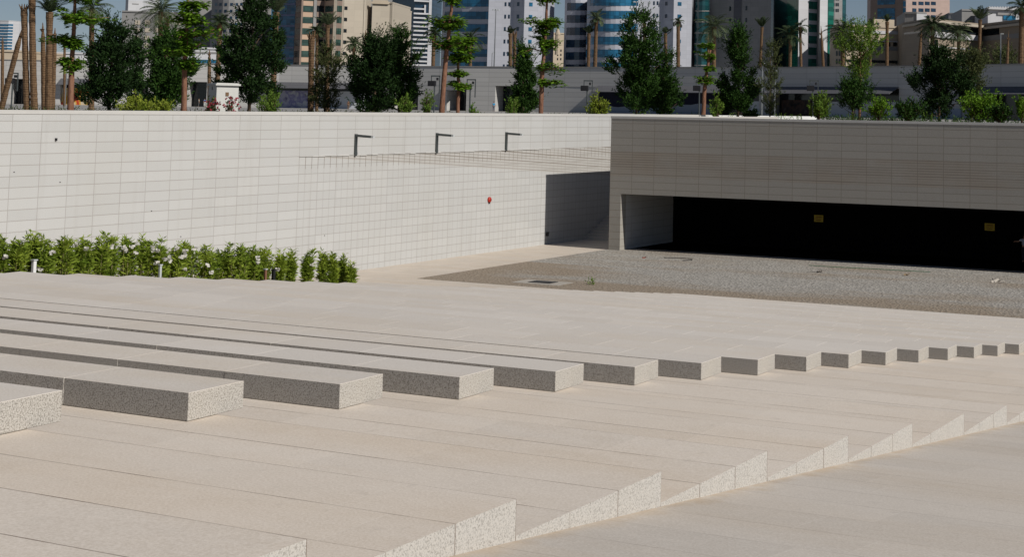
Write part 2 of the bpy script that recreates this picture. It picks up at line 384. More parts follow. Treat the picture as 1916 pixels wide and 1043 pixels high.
# ------------------------------------------------------------------ walls
WT=8.15
wa=thing('stone_wall',(-51.5,40,0),'long pale tiled stone wall on the left, top edge below the trees','wall')
b=MB(); b.box(-52.2,-51.5,-60,104,-.5,WT-.16); b.build('wall_face',M['wallA'],wa)
b=MB(); b.box(-52.23,-51.475,-60,104,WT-.16,WT); b.build('coping',M['cope'],wa)
b=MB(); 
yy=58.79
while yy<81.5:                                            # slightly proud narrow tiles forming the ledge
    b.box(-51.5,-51.455+rnd(-.006,.006),yy,yy+.452,5.93+rnd(-.02,.02),5.975+rnd(-.018,.018)); yy+=.4583
b.build('ledge',M['cope'],wa)
b=MB()
for (u,v) in ((26,322),(112,341),(338,443),(283,395),(607,441)):
    p=onx(u,v,-51.5); b.box(-51.5,-51.47,p.y-.016,p.y+.016,p.z-.016,p.z+.016)
b.build('anchor_hole',M['black'],wa)
p=onx(104,261,-51.5); b=MB(); b.box(-51.5,-51.44,p.y-.04,p.y+.04,p.z-.055,p.z+.055); b.build('vent_socket',M['black'],wa)
# garage block (retaining wall)
RT=8.08
rw=thing('retaining_wall',(-46.5,80.64,0),'grey tiled retaining wall in shade above the wide dark garage opening','wall')
b=MB(); b.box(-46.53,90,80.64,81.3,3.39,RT-.14); b.box(-46.53,-45.75,80.64,81.3,-.5,3.39); b.box(60,90,80.64,81.3,-.5,3.39)
b.build('wall_face',M['wallR'],rw)
b=MB(); b.box(-46.55,90,80.615,81.34,RT-.14,RT); b.box(-46.55,-45.7,81.34,104,RT-.14,RT); b.build('coping',M['cope'],rw)
b=MB(); b.box(-46.53,-45.75,81.3,104,-.5,RT-.14); b.build('side_wall',M['jamb'],rw)
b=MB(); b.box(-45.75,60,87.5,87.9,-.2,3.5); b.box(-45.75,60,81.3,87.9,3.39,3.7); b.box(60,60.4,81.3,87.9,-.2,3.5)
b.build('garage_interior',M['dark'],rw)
b=MB(); b.add([(-45.74,82.2,.012),(60,82.2,.012),(60,87.5,.012),(-45.74,87.5,.012)],[(0,1,2,3)]); b.build('garage_floor_shade',M['dark'],rw)  # black sheet over the gravel, garage shade put into its colour
# stair in the passage
b=MB()
for i in range(44):
    b.box(-51.5,-46.53,86+.40*i,86+.40*(i+1) if i<43 else 104,-.2,.1715*(i+1))
struct('stairs',b,M['plaza'])
# low sunlit parapet behind
p0=gnd(1120,114.5,0); p1=gnd(1534,130,0); 
dv=(p1-p0).normalized(); nv=Vector((dv.y,-dv.x,0))
b=MB(); a=[p0,p1,p1-nv*.5,p0-nv*.5]; b.prism([(q.x,q.y) for q in a],GZ-.1,EYE-.50)
o=b.build('low_wall',M['white'],loc=p0); tag(o,'low white parapet just behind the shaded retaining wall','low wall')
# alarm bell, camera, signs
p=onx(915,374,-51.5); t=thing('alarm_bell',p,'round red alarm bell fixed on the pale stone wall','alarm bell')
b=MB(); pr=[(0,.17),(.03,.17),(.075,.155),(.115,.11),(.135,.04)]; b.tube([p+Vector((x,0,0)) for x,_ in pr],[r for _,r in pr],16); b.build('dome',M['red'],t,True)
b=MB(); b.tube([p+Vector((.135,0,0)),p+Vector((.15,0,0))],.03,8); b.build('centre_bolt',M['black'],t)
b=MB(); b.box(p.x,p.x+.05,p.y-.06,p.y+.06,p.z-.22,p.z-.16); b.build('clapper_housing',M['black'],t)
p=onx(1022,439,-51.5); b=MB(); b.box(p.x,p.x+.16,p.y-.05,p.y+.05,p.z-.1,p.z+.1); b.box(p.x+.02,p.x+.22,p.y-.035,p.y+.035,p.z+.1,p.z+.16)
tag(b.build('wall_switch',M['black'],loc=p),'small black switch box low on the wall corner by the passage','switch box')
for (u,v,lab) in ((1532,409,'yellow warning sign hanging in the dark garage, nearer the middle'),(1852,425,'yellow warning sign hanging in the dark garage, near the right edge')):
    p=ony(u,v,87.42); t=thing('warning_sign',p,lab,'sign','yellow signs inside the garage')
    b=MB(); b.box(p.x-.30,p.x+.30,p.y-.03,p.y,p.z-.21,p.z+.21); b.build('board',M['yellow'],t)
    b=MB()
    for (x0,x1,z0,z1) in ((-.2,.2,.08,.13),(-.22,-.02,-.01,.03),(.02,.2,-.01,.03),(-.2,.18,-.13,-.08)): b.box(p.x+x0,p.x+x1,p.y-.036,p.y-.03,p.z+z0,p.z+z1)
    b.build('lettering',M['signink'],t)
# L-shaped lamps
def lamp(Y,lab):
    zb=5.955; X=-51.52; t=thing('wall_lamp',(X,Y,zb),lab,'lamp','L-shaped lamps along the wall ledge')
    b=MB(); b.box(X,X+.13,Y-.07,Y+.07,zb-.05,zb+1.08); o=b.build('post',M['lampmetal'],t); bevel(o,.01)
    b=MB(); b.box(-.05,.95,-.075,.075,-.06,.06,Matrix.Translation((X+.13,Y,zb+1.0))@Matrix.Rotation(R(3),4,'Y')); o=b.build('arm',M['lampmetal'],t); bevel(o,.01)
    b=MB(); b.box(.95,1.09,-.07,.07,-.055,.055,Matrix.Translation((X+.13,Y,zb+1.0))@Matrix.Rotation(R(3),4,'Y')); b.build('lens',M['lens'],t)
lamp(62.92,'nearest and tallest L-shaped grey lamp rising from the wall ledge')
lamp(69.82,'middle L-shaped grey lamp of three on the wall ledge')
lamp(76.68,'farthest L-shaped grey lamp on the wall ledge, beside the shaded block')
# things on the gravel
p=Vector((-40.5,63.98,.01)); t=thing('drain_cover',p,'dark square drain cover set in a pale frame in the gravel','drain cover')
b=MB(); b.box(-41.9,-39.2,63.2,64.7,.0,.012); b.build('frame',simple('pale drain frame',(.36,.33,.29),.9),t)
b=MB(); b.box(-41.2,-39.95,63.6,64.4,.012,.03); b.build('grate',M['black'],t)
b=MB(); b.tube([(-32.5,78.5,.03),(-31,78.45,.03),(-29,78.7,.03),(-27,78.75,.03),(-25.6,78.9,.03)],.014,6); tag(b.build('garden_hose',simple('green hose',(.02,.16,.08),.5),loc=(-32,78.5,0)),'thin green hose lying straight on the grey gravel','hose')
b=MB(); b.tube([(-41.3,77.9,.03),(-40.2,78.1,.05),(-39.5,78.0,.05),(-39.2,77.4,.05),(-39.6,77.0,.03)],.018,6); tag(b.build('bent_pipe',M['black'],loc=(-40,78,0)),'thin dark bent pipe on the gravel near the garage','pipe')
def scrap(x,y,name,lab,mat,s_=.3):
    b=MB()
    for i in range(6):
        c=Vector((x+rnd(-s_,s_)*.8,y+rnd(-s_,s_)*.5,rnd(.03,.1))); a=Vector((rnd(-1,1),rnd(-1,1),rnd(-.4,.4))).normalized()*s_*rnd(.4,.9); c2=Vector((rnd(-1,1),rnd(-1,1),rnd(-.2,.6))).normalized()*s_*.25
        b.quad(c,a,c2)
    tag(b.build(name,mat,loc=(x,y,0)),lab,'litter')
wh=simple('pale plastic',(.42,.38,.33),.6)
scrap(-30.81,75.66,'plastic_scrap','crumpled pale plastic scrap on the gravel below the middle sign',wh,.35)
scrap(-21.05,76.24,'plastic_scrap','pale torn scrap lying on the gravel near the right edge',wh,.35)
scrap(-26.2,76.6,'dry_leaf','small dry leaf on the gravel between two pale scraps',simple('dry leaf',(.24,.17,.1),.8),.16)
scrap(-42.2,77.2,'red_wrapper','tiny red wrapper on the gravel near the garage pillar',simple('red wrapper',(.4,.06,.03),.6),.12)
# ------------------------------------------------------------------ foliage builders
def rv(): 
    while 1:
        v=Vector((rnd(-1,1),rnd(-1,1),rnd(-1,1)))
        if .05<v.length<1: return v
def twig(mb,p,d,L,nl,ll,lw):
    for i in range(nl):
        f=i/nl; q=p+d*(L*f); s=(d*.75+rv().normalized()*.75).normalized(); n=s.cross(rv()).normalized()
        mb.leafq(q,s,n,ll*rnd(.7,1.2),lw)
def dmin(u,m=1.2,X=-52.9):
    p=at(u,hor(u),1)-Vector((0,0,EYE)); k=X/p.x; q=p*k
    return (q.dot(_fw))*1.0/ ( (p.dot(_fw)) ) + m if u<1135 and p.x<0 else 0
def gz_(u,d):
    p=gnd(u,d,0); return 7.9 if (p.x>-46.5 and p.y<104) else GZ
def tree(u,vt,d,wpx,lab,mat='lf_dark',zg=GZ,shape='column',n=520,leafL=.24,lean=0,low=.08,clumps=34,name='leafy_tree',group=None,sprawl=.55,trunkr=.09,bk='barkdark',seed=None,up=.75):
    if seed is not None: random.seed(seed)
    if d<150: d=max(d,dmin(u,wpx*.012+.6)); zg=gz_(u,d)
    base=gnd(u,d,zg); H=zat(u,vt,d)-zg; Rr=wpx/2*d/F
    t=thing(name,base,lab,'tree',group)
    tr=MB(); ax=Vector((lean,0,0))
    def ctr(f): return base+_rt*(lean*d/F*f)+Vector((0,0,H*f))
    tr.tube([base+Vector((0,0,-.3)),ctr(.25)+rv()*.05,ctr(.55)+rv()*.1,ctr(.88)],[trunkr*1.2,trunkr,trunkr*.7,trunkr*.2],8)
    fo=MB(); cl=[]
    for i in range(clumps):
        f=low+(1-low)*((i+.5)/clumps)**.9
        if shape=='column': prof=min(1,(f-low)/.15+.35)*(1 if f<.62 else 1-(f-.62)/.38*.72)
        elif shape=='round': g=(f-low)/(1-low); prof=math.sqrt(max(.08,1-(2*g-1)**2))
        elif shape=='cone': g=(f-low)/(1-low); prof=min(1,g/.12+.4)*(1-g*.88)
        elif shape=='vase': g=(f-low)/(1-low); prof=.25+.85*g if g<.75 else .9-(g-.75)*1.6
        an=i*2.4+rnd(-.6,.6); rr=Rr*prof*rnd(.1,.95)
        c=ctr(f)+Vector((math.cos(an)*rr,math.sin(an)*rr,rnd(-.05,.05)*H)); s=Rr*rnd(.16,.44)*max(.45,prof)
        if c.z+s*.8>base.z+H: c.z=base.z+H-s*.8
        cl.append((c,s))
        if i%2==0:
            m_=ctr(max(.12,f-.2)); tr.tube([m_,(m_+c)/2+rv()*.08,c],[trunkr*.45,trunkr*.28,.012],5)
    tot=sum(s*s for _,s in cl)
    for c,s in cl:
        k=max(5,int(n*2.1*s*s/tot))
        for j in range(k):
            v=rv(); v=v.normalized()*v.length**.45; p=c+Vector((v.x*s,v.y*s,v.z*s*1.0))
            o_=(p-ctr(.4)); o_.z=0; o_=o_.normalized() if o_.length>.01 else Vector((1,0,0))
            dd=(o_*sprawl+Vector((0,0,up))+rv()*.45).normalized()
            twig(fo,p,dd,leafL*rnd(1.2,2.8),9,leafL*.95,leafL*.17)
    for c,s in cl:                                         # long loose sprays that break the outline
        for j in range(7):
            v=rv().normalized(); v.z=abs(v.z)*.8-.15; p=c+v*s*.85
            dd=(v*.8+Vector((0,0,up*.9))+rv()*.3).normalized(); twig(fo,p,dd,leafL*rnd(3,5.5),14,leafL*.8,leafL*.14)
    tr.build('trunk',M[bk],t,True); fo.build('crown',M[mat],t)
    return t
def rosette(fo,p,r,n,L,W,droop=.35):
    for i in range(n):
        a=rnd(0,6.28); s=Vector((math.cos(a),math.sin(a),rnd(-droop-.3,.35))).normalized(); q=p+Vector((rnd(-r,r),rnd(-r,r),rnd(-r,r)*.4))
        nn=s.cross(Vector((0,0,1))+rv()*.5).normalized(); fo.leafq(q,s,nn,L*rnd(.7,1.2),W*1.25)
def layer_tree(pts,d,tw,layers,lab,zg=GZ,mat='lf_mid',leafL=.30,group='tiered trees behind the wall',bk='bark',seed=None):
    # pts: trunk pixels bottom to top; layers: (v, u_left, u_right, thickness px)
    if seed is not None: random.seed(seed)
    u0=pts[0][0]; d=max(d,dmin(u0,2.4)); zg=gz_(u0,d); base=gnd(u0,d,zg); t=thing('tiered_tree',base,lab,'tree',group)
    tr=MB(); P=[base+Vector((0,0,-.2))]+[at(u,v,d) for u,v in pts[1:]]; r0=tw/2*d/F; nP=len(P)
    Q=[];RR=[]
    for i in range(nP-1):
        for k in range(4):
            f=k/4; q=P[i].lerp(P[i+1],f); Q.append(q+Vector((rnd(-1,1),rnd(-1,1),0))*r0*.15); RR.append(r0*(1-.6*(i+f)/(nP-1))*rnd(.93,1.07))
    Q.append(P[-1]); RR.append(r0*.35)
    tr.tube(Q,RR,10); fo=MB()
    def tp(v):
        for i in range(len(pts)-1):
            (ua,va),(ub,vb)=pts[i],pts[i+1]
            if vb<=v<=va: return ua+(ub-ua)*(va-v)/max(1e-6,va-vb)
        return pts[-1][0]
    for (v,ul,ur,th) in layers:
        uc=tp(v); c=at(uc,v,d); wl=(uc-ul)*d/F; wr=(ur-uc)*d/F; nb=11; T=th*d/F
        for i in range(nb):
            if random.random()<.22: continue
            a=6.283*i/nb+rnd(-.35,.35); ca=math.cos(a)
            L=(wr if ca>0 else wl); L=max(L,.0); Ly=max(.25,min((wl+wr)/2,1.7)); 
            e=_rt*(ca*L)+_fw*(math.sin(a)*Ly); Lm=e.length
            tip=c+e*rnd(.55,1.05)+Vector((0,0,rnd(-.45,.55)*T))
            tr.tube([c-Vector((0,0,T*.25)),c+e*.5+Vector((0,0,T*.0)),tip],[r0*.3,r0*.16,.01],5)
            for j in range(6):
                f=.35+.65*j/5*rnd(.9,1.05); q=c.lerp(tip,min(1,f)); rosette(fo,q+Vector((0,0,rnd(-.4,.45)*T)),.13*Lm+.08,11,leafL,leafL*.2)
    tr.build('trunk',M[bk],t,True); fo.build('crown',M[mat],t)
def frond(fo,p,az,el,L,curl,nl,lw,tipdown=1.0,lf=.34):
    h=Vector((math.cos(az),math.sin(az),0)); pts=[]; q=Vector(p); a=el
    for i in range(9):
        pts.append(q.copy()); q=q+(h*math.cos(a)+Vector((0,0,math.sin(a))))*(L/8); a-=curl/8*(1+.6*i/8*tipdown)
    side=Vector((-h.y,h.x,0))
    fo.tube(pts,[.035,.03,.028,.025,.02,.018,.014,.01,.006],3,False)
    for i in range(nl):
        f=.12+.86*i/nl; k=min(7,int(f*8)); q=pts[k].lerp(pts[k+1],f*8-k); tg=(pts[k+1]-pts[k]).normalized(); l=L*lf*math.sin(math.pi*min(1,f*.85+.12))+.08
        for sgn in (-1,1):
            s=(side*sgn*.8+tg*.62+Vector((0,0,-.22+rnd(-.12,.12)))).normalized(); n=s.cross(tg).cross(s).normalized()
            fo.leafq(q,s,tg,l,lw)
def palm(u,vt,d,tw,lab,kind='full',spread=40,lean=0,ub=None,zg=GZ,mat='lf_palm',nf=24,hang=1.0,group=None,seed=None,cut=None):
    if seed is not None: random.seed(seed)
    d=max(d,dmin(u,2.0)); base=gnd(u if ub is None else ub,d,zg); topp=at(u,vt,d); H=topp.z-zg; r=tw/2*d/F
    t=thing('date_palm',base,lab,'palm tree',group)
    tr=MB(); pts=[];rad=[]; ns=int(min(80,max(14,H/.16)))
    for i in range(ns+1):
        f=i/ns; q=base.lerp(topp,f)+(_rt*math.sin(f*3.0)*.0)
        if lean: q+=_rt*(lean*d/F)*math.sin(f*math.pi)
        k=rnd(.94,1.06)
        b_=1+ (0.25*math.exp(-((1-f)*H/.8)**2) if kind!='spear' else 0)
        if kind=='spear' and f>.8: b_*=1-(f-.8)/.2*.85
        pts.append(q); rad.append(r*(1.02 if d<150 else .88)*k*b_*(1.15-.2*f))
    tr.tube(pts,rad,10); 
    fo=MB(); sp=spread*d/F; lw=max(.03,.022*d/60)
    if kind=='full':
        for i in range(nf):
            a=i*2.399; el=R(78-105*(i/nf)**.8)
            frond(fo,topp+Vector((0,0,.05)),a,el+rnd(-.1,.1),sp*rnd(.85,1.12),R(70)*hang*rnd(.7,1.2),15,lw)
    elif kind=='tuft':
        for i in range(nf):
            a=i*2.399; el=R(rnd(38,88)); frond(fo,topp-Vector((0,0,.05)),a,el,sp*rnd(.65,1.15),R(rnd(5,50)),15,lw,lf=.24)
    elif kind=='stub':
        for i in range(9):
            a=i*2.399; h=Vector((math.cos(a),math.sin(a),0)); e=topp+h*r*rnd(1.0,2.0)+Vector((0,0,rnd(.3,1.0)*sp)); tr.tube([topp-Vector((0,0,.4)),topp+h*r*.8,e],[r*.45,r*.35,.02],5)
    elif kind=='spear':
        for i in range(4):
            a=i*1.7; h=Vector((math.cos(a),math.sin(a),0)); tr.tube([topp-Vector((0,0,H*.1)),topp-Vector((0,0,H*.07))+h*r*1.2],[r*.5,.03],4)
    tr.build('trunk',M['palmbark'],t,False)
    if fo.v: fo.build('crown',M[mat],t)
def bush(u,vt,d,wpx,lab,mat='lf_yel',zg=GZ,n=220,leafL=.16,name='garden_bush',flower=None,up=.7):
    d=max(d,dmin(u,wpx*.012+.6)); zg=gz_(u,d); base=gnd(u,d,zg); H=max(.3,zat(u,vt,d)-zg); Rr=wpx/2*d/F; t=thing(name,base,lab,'bush')
    st_=MB(); fo=MB()
    for i in range(16):
        a=rnd(0,6.28); r_=Rr*rnd(.1,.85); tip=base+Vector((math.cos(a)*r_,math.sin(a)*r_,H*rnd(.45,.95)*(1-.35*(r_/Rr)**2)))
        st_.tube([base,base.lerp(tip,.5)+rv()*.1,tip],[.035,.022,.008],4)
        for j in range(int(n/16)):
            f=rnd(.25,1); q=base.lerp(tip,f)+rv()*Rr*.28; q.z=max(q.z,zg); twig(fo,q,(rv()*.7+Vector((0,0,up))+(q-base).normalized()*.5).normalized(),leafL*rnd(1,2),7,leafL,leafL*.2)
    st_.build('stem',M['barkdark'],t); fo.build('foliage',M[mat],t)
    if flower:
        fl=MB()
        for i in range(26):
            q=base+Vector((rnd(-1,1)*Rr,rnd(-1,1)*Rr,H*rnd(.3,.95)))
            for k in range(4): s=rv().normalized(); fl.leafq(q,s,s.cross(rv()).normalized(),.11,.045)
        fl.build('flower',M[flower],t)
    return t
# ------------------------------------------------------------------ oleander hedge
hedge=[(-6,447,36,2),(28,446,34,0),(62,432,22,1),(84,446,32,3),(118,444,34,1),(150,446,36,3),(184,445,34,0),(206,438,26,2),(236,447,36,6),(268,444,34,2),(300,450,32,5),(328,453,36,8),(354,456,34,5),(384,460,28,3),(414,458,34,1),(443,458,34,0),(468,461,32,2),(491,463,30,0),(523,471,26,1),(543,470,20,0),(575,470,30,1),(604,472,22,0),(622,476,20,0),(640,477,14,0),(657,490,15,1)]
hl=['cut off by the left edge','with dull grey twigs at the left','tall thin sprout above the others','with three white blooms beside the tall sprout','full and bright green','with white blooms at its top','dense, dark at its foot','with the highest feathery tip left of centre','with many scattered white blooms','leaning over the second white post','loose with white blooms low down','most covered in white blossom','with a pale bloom near the ground','narrow, last before the dense middle group','first of the dense flowerless middle group','full, in the middle of the flowerless group','with two white blooms in the middle group','last of the dense group before the gap','first after the gap, narrow','thin, brown at its foot, after the gap','bushy with bare lower stems','leaning left with pale stems','open with see-through stems','thin sprig on a bare stem','lowest little plant at the right end']
for i,(u,vt,wp,nf) in enumerate(hedge):
    random.seed(100+i); Xh=-33.4+rnd(-.25,.25); q=onx(u,510,Xh); Yh=q.y; zb=zr(Yh)+.03; base=Vector((Xh,Yh,zb))
    top_=onx(u,vt,Xh); H=top_.z-zb; d=(base-Vector((0,0,EYE))).dot(_fw); Rr=wp/2*d/F*(.92 if i<18 else .5)
    t=thing('oleander_shrub',base,'oleander shrub in the row by the wall, '+hl[i],'shrub','oleander shrubs in a row')
    st_=MB(); fo=MB(); fl=MB(); ns=int(11+wp*.35)
    for k in range(ns):
        a=rnd(0,6.28); r_=Rr*rnd(.2,1.1); hh=H*rnd(.62,.99)*(1-.16*(r_/Rr)**2)
        if k==0: hh=H
        tip=base+Vector((math.cos(a)*r_,math.sin(a)*r_,hh)); b0=base+Vector((math.cos(a)*Rr*.45,math.sin(a)*Rr*.45,0)); mid=b0.lerp(tip,.5)+Vector((math.cos(a)*r_*.15,math.sin(a)*r_*.15,0))
        st_.tube([b0,mid,tip],[.014,.010,.004],4)
        for j in range(24):
            f=rnd(.0,1)**.5; f=.06+.94*f; q=(b0.lerp(mid,f*2) if f<.5 else mid.lerp(tip,f*2-1)); a2=rnd(0,6.28)
            for w_ in range(3):
                s=Vector((math.cos(a2+w_*2.1),math.sin(a2+w_*2.1),rnd(-.1,1.2))).normalized(); s=(s+rv()*.5).normalized(); fo.leafq(q+rv()*.07,s,s.cross(rv()).normalized(),rnd(.12,.22),.02)
    fls=[]
    for k in range(int(nf*1.6)):
        fl=MB(); fls.append(fl); a=rnd(0,6.28); q=base+Vector((math.cos(a)*Rr*.9+.12,math.sin(a)*Rr*.9-.1,H*rnd(.4,.93)))
        for c_ in range(7):
            qq=q+rv()*.06; s=(rv()+Vector((.5,-.8,.3))).normalized(); fl.quad(qq,s.cross(Vector((0,0,1))).normalized()*.035,Vector((0,0,1)).cross(s).cross(s).normalized()*.03)
    st_.build('stem',M['oleastem'],t); fo.build('foliage',M['lf_olea'],t)
    for fl in fls: fl.build('flower',M['fl_white'],t)
def post(u,v,lab,h,mat,wd=.1):
    X=-32.75; q=onx(u,v,X); zb=zr(q.y); t=thing('post_light',(X,q.y,zb),lab,'post light')
    zt=q.z; b=MB(); b.box(X-wd/2,X+wd/2,q.y-wd/2,q.y+wd/2,zb,zt); o=b.build('post',mat,t); bevel(o,.008)
    b=MB(); b.box(X-wd*.7,X+wd*.7,q.y-wd*.7,q.y+wd*.7,zt-.0,zt+.03); b.build('cap',M['lens'] if mat!=M['black'] else mat,t)
post(64,488,'short white post light in front of the leftmost shrubs',.5,M['white'],.09)
post(300,497,'short pale post light between shrubs in the middle of the hedge',.5,M['lens'],.07)
post(497,505,'thin brown post at the gap in the hedge',.5,M['bark'],.07)
post(512,506,'black post with a small spotlight at the hedge gap',.5,M['black'],.09)
# ------------------------------------------------------------------ retail building
def zpx(u,v,d): return at(u,v,d).z
RC=[(-260,272),(40,276),(280,280),(520,283),(700,281),(850,275),(1000,271),(1240,260),(1461,249),(1700,231),(1863,218),(2060,203),(2300,186)]
def rd(u):
    for (a,da),(b_,db) in zip(RC,RC[1:]):
        if a<=u<=b_: return da+(db-da)*(u-a)/(b_-a)
def rpt(u,off=0): 
    p=gnd(u,rd(u),0); q=gnd(u+4,rd(u+4),0); t_=(q-p).normalized(); n_=Vector((t_.y,-t_.x,0))
    p=p+n_*off; return (p.x,p.y)
PTOP=EYE+7.0
shop=thing('shop_building',gnd(900,275,GZ),'long low grey stone shop building running behind the trees','building')
ops=[(18,48,4.6),(112,172,4.7),(256,276,4.4),(352,386,4.6),(498,700,4.7),(738,782,4.8),(836,872,4.7),(926,975,4.7),(1118,1420,4.5),(1440,1682,4.25),(1826,2100,4.3)]
def urange(a,b_):
    us=[a]+[u for u,_ in RC if a<u<b_]+[b_]; return us
def strip(mb,a,b_,z0,z1,o0,o1):
    us=urange(a,b_)
    for x,y in zip(us,us[1:]): mb.prism([rpt(x,o0),rpt(y,o0),rpt(y,o1),rpt(x,o1)],z0,z1)
ohz=GZ+4.6
b=MB(); strip(b,-250,2250,ohz,PTOP,0,-14); b.build('upper_wall',M['retail'],shop)
b=MB(); strip(b,-250,2250,PTOP,PTOP+.12,.12,-14.1); b.build('roof_edge',M['t_grey'],shop)
prev=-250
for (a,c,h) in ops+[(2250,2250,4)]:
    b=MB(); strip(b,prev,a,GZ-.2,ohz,0,-3.6); b.build('pier',M['retail'],shop)
    prev=c
b=MB(); strip(b,-250,2250,GZ-.2,ohz,-3.5,-14); b.build('shopfront',M['glass_dark'],shop)
# awnings with struts
for (a,c) in ((112,172),(498,700),(836,872),(1118,1420),(1440,1682),(1826,2100)):
    b=MB(); us=urange(a,c)
    for x,y in zip(us,us[1:]):
        p=[rpt(x,.02),rpt(y,.02),rpt(y,2.4),rpt(x,2.4)]
        zz=[ohz+.15,ohz+.15,ohz-.95,ohz-.95]
        b.add([(q[0],q[1],z) for q,z in zip(p,zz)]+[(q[0],q[1],z+.08) for q,z in zip(p,zz)],[(0,3,2,1),(4,5,6,7),(0,1,5,4),(1,2,6,5),(2,3,7,6),(3,0,4,7)])
    aw=b.build('awning',M['t_dgrey'],shop)
    b=MB(); strip(b,a,c,ohz-1.02,ohz-.86,2.52,2.4); b.build('edge_beam',M['lens'],aw,loc=None).location=(0,0,0)
    k=a+8
    b=MB()
    while k<c-4:
        p=rpt(k+7,.05); q=rpt(k-2,2.3); b.tube([(p[0],p[1],ohz+1.0),(q[0],q[1],ohz-.88)],.05,5); k+=21
    b.build('strut',M['lens'],aw)
# doors and hoardings inside the openings
def panel(name,a,c,z0,z1,off,mat,lab,cat,parent=None):
    b=MB(); strip(b,a,c,z0,z1,off,off-.15)
    if parent: return b.build(name,mat,parent)
    p=rpt((a+c)/2,off); return tag(b.build(name,mat,loc=(p[0],p[1],z0)),lab,cat)
def pic(name,cols,scale,thr):
    s=N(name); n=s.noise(scale,5,.6); return s.out(s.ramp(n,[(t,c) for t,c in zip(thr,cols)]),.6)
mcol=pic('colourful food poster',[(.5,.5,.47),(.55,.32,.03),(.45,.04,.02),(.08,.03,.02)],.45,[.35,.5,.58,.66])
mpur=pic('purple mountain poster',[(.42,.43,.47),(.18,.17,.33),(.40,.40,.48),(.12,.11,.2)],.5,[.4,.5,.6,.7])
mblu=simple('pale blue hoarding',(.26,.30,.36),.7,.1,.3)
mwht=simple('white hoarding',(.52,.54,.57),.7,.05,.3)
panel('hoarding',113,166,GZ,GZ+3.1,-.8,mcol,'colourful red and yellow printed hoarding behind the reddish trunk','hoarding')
panel('hoarding',506,576,GZ,GZ+3.25,-.8,mpur,'printed hoarding with purple mountain picture left of the palm trunk','hoarding')
panel('hoarding',578,698,GZ,GZ+3.25,-.8,mwht,'plain white hoarding partly behind the wide dark tree','hoarding')
panel('hoarding',1130,1330,GZ,GZ+1.9,-.6,mblu,'low pale blue hoarding below the dark cloth','hoarding')
panel('hoarding',1395,1438,GZ,GZ+2.4,-.6,mwht,'white hoarding right of the dark conical tree','hoarding')
panel('hoarding',1545,1690,GZ,GZ+2.5,-.6,mwht,'long white hoarding behind the airy light green tree','hoarding')
panel('hoarding',1740,1800,GZ,GZ+1.6,.3,mblu,'short blue panel under the broad bushy tree at the right','hoarding')
panel('hoarding',1900,1960,GZ,GZ+2.7,-.6,mblu,'pale blue panel at the far right edge','hoarding')
mshop=pic('shop window display',[(.01,.01,.012),(.09,.05,.035),(.03,.02,.02),(.10,.08,.07)],.55,[.4,.52,.6,.72])
panel('display_window',1448,1540,GZ,GZ+2.7,-2.6,mshop,None,None,shop)
b=MB(); us=[1118+i*9 for i in range(25)]
for x,y in zip(us,us[1:]):
    f=lambda u:GZ+2.0-1.1*abs(math.sin((u-1105)/62*1.0))+.2*math.sin(u*.13)
    p=rpt(x,-.45);q=rpt(y,-.45);p2=rpt(x,-.5);q2=rpt(y,-.5)
    b.add([(p[0],p[1],f(x)),(q[0],q[1],f(y)),(q[0],q[1],ohz-.9),(p[0],p[1],ohz-.9),(p2[0],p2[1],f(x)),(q2[0],q2[1],f(y)),(q2[0],q2[1],ohz-.9),(p2[0],p2[1],ohz-.9)],[(0,1,2,3),(7,6,5,4),(0,4,5,1),(3,2,6,7)])
p=rpt(1220,-.45); tag(b.build('hanging_cloth',simple('navy cloth',(.012,.014,.03),.9),loc=(p[0],p[1],GZ)),'dark navy cloth draped in scallops under the awning','cloth')
for a,c in ((22,27),(30,35),(38,43),(838,842),(846,851),(854,859),(866,870)):
    panel('door',a,c,GZ,GZ+2.9,-3.3,M['black'],None,None,shop)
# ------------------------------------------------------------------ towers
def chain(u0,d0,segs):
    out=[(u0,d0)]; u,d=u0,d0
    for (u1,phi) in segs:
        dd=(u1-u)/F*d*math.tan(R(phi))/(1-(u1-CX)/F*math.tan(R(phi))*0)   # phi>0: face turned to the right (sunny)
        d=d+dd; u=u1; out.append((u,d))
    return out
def tower(name,lab,ch,vtop,mat,back=25,zg=GZ,cat='building',group=None):
    um,dm=ch[len(ch)//2]; base=gnd(um,dm,zg); t=thing(name,base,lab,cat,group)
    zt=zpx(um,vtop,dm); b=MB()
    for (ua,da),(ub,db) in zip(ch,ch[1:]):
        P=gnd(ua,da,0);Q=gnd(ub,db,0); b.prism([(P.x,P.y),(Q.x,Q.y),(Q.x-_rt.x*0+_fw.x*back,Q.y+_fw.y*back),(P.x+_fw.x*back,P.y+_fw.y*back)],zg-1,zt)
    b.build('wall',M[mat],t); b=MB()
    for (ua,da),(ub,db) in zip(ch,ch[1:]):
        P=gnd(ua,da-.3,0);Q=gnd(ub,db-.3,0); b.prism([(P.x,P.y),(Q.x,Q.y),(Q.x+_fw.x*(back+.5),Q.y+_fw.y*(back+.5)),(P.x+_fw.x*(back+.5),P.y+_fw.y*(back+.5))],zt,zt+.5)
    b.build('roof',M[mat],t)
    return t
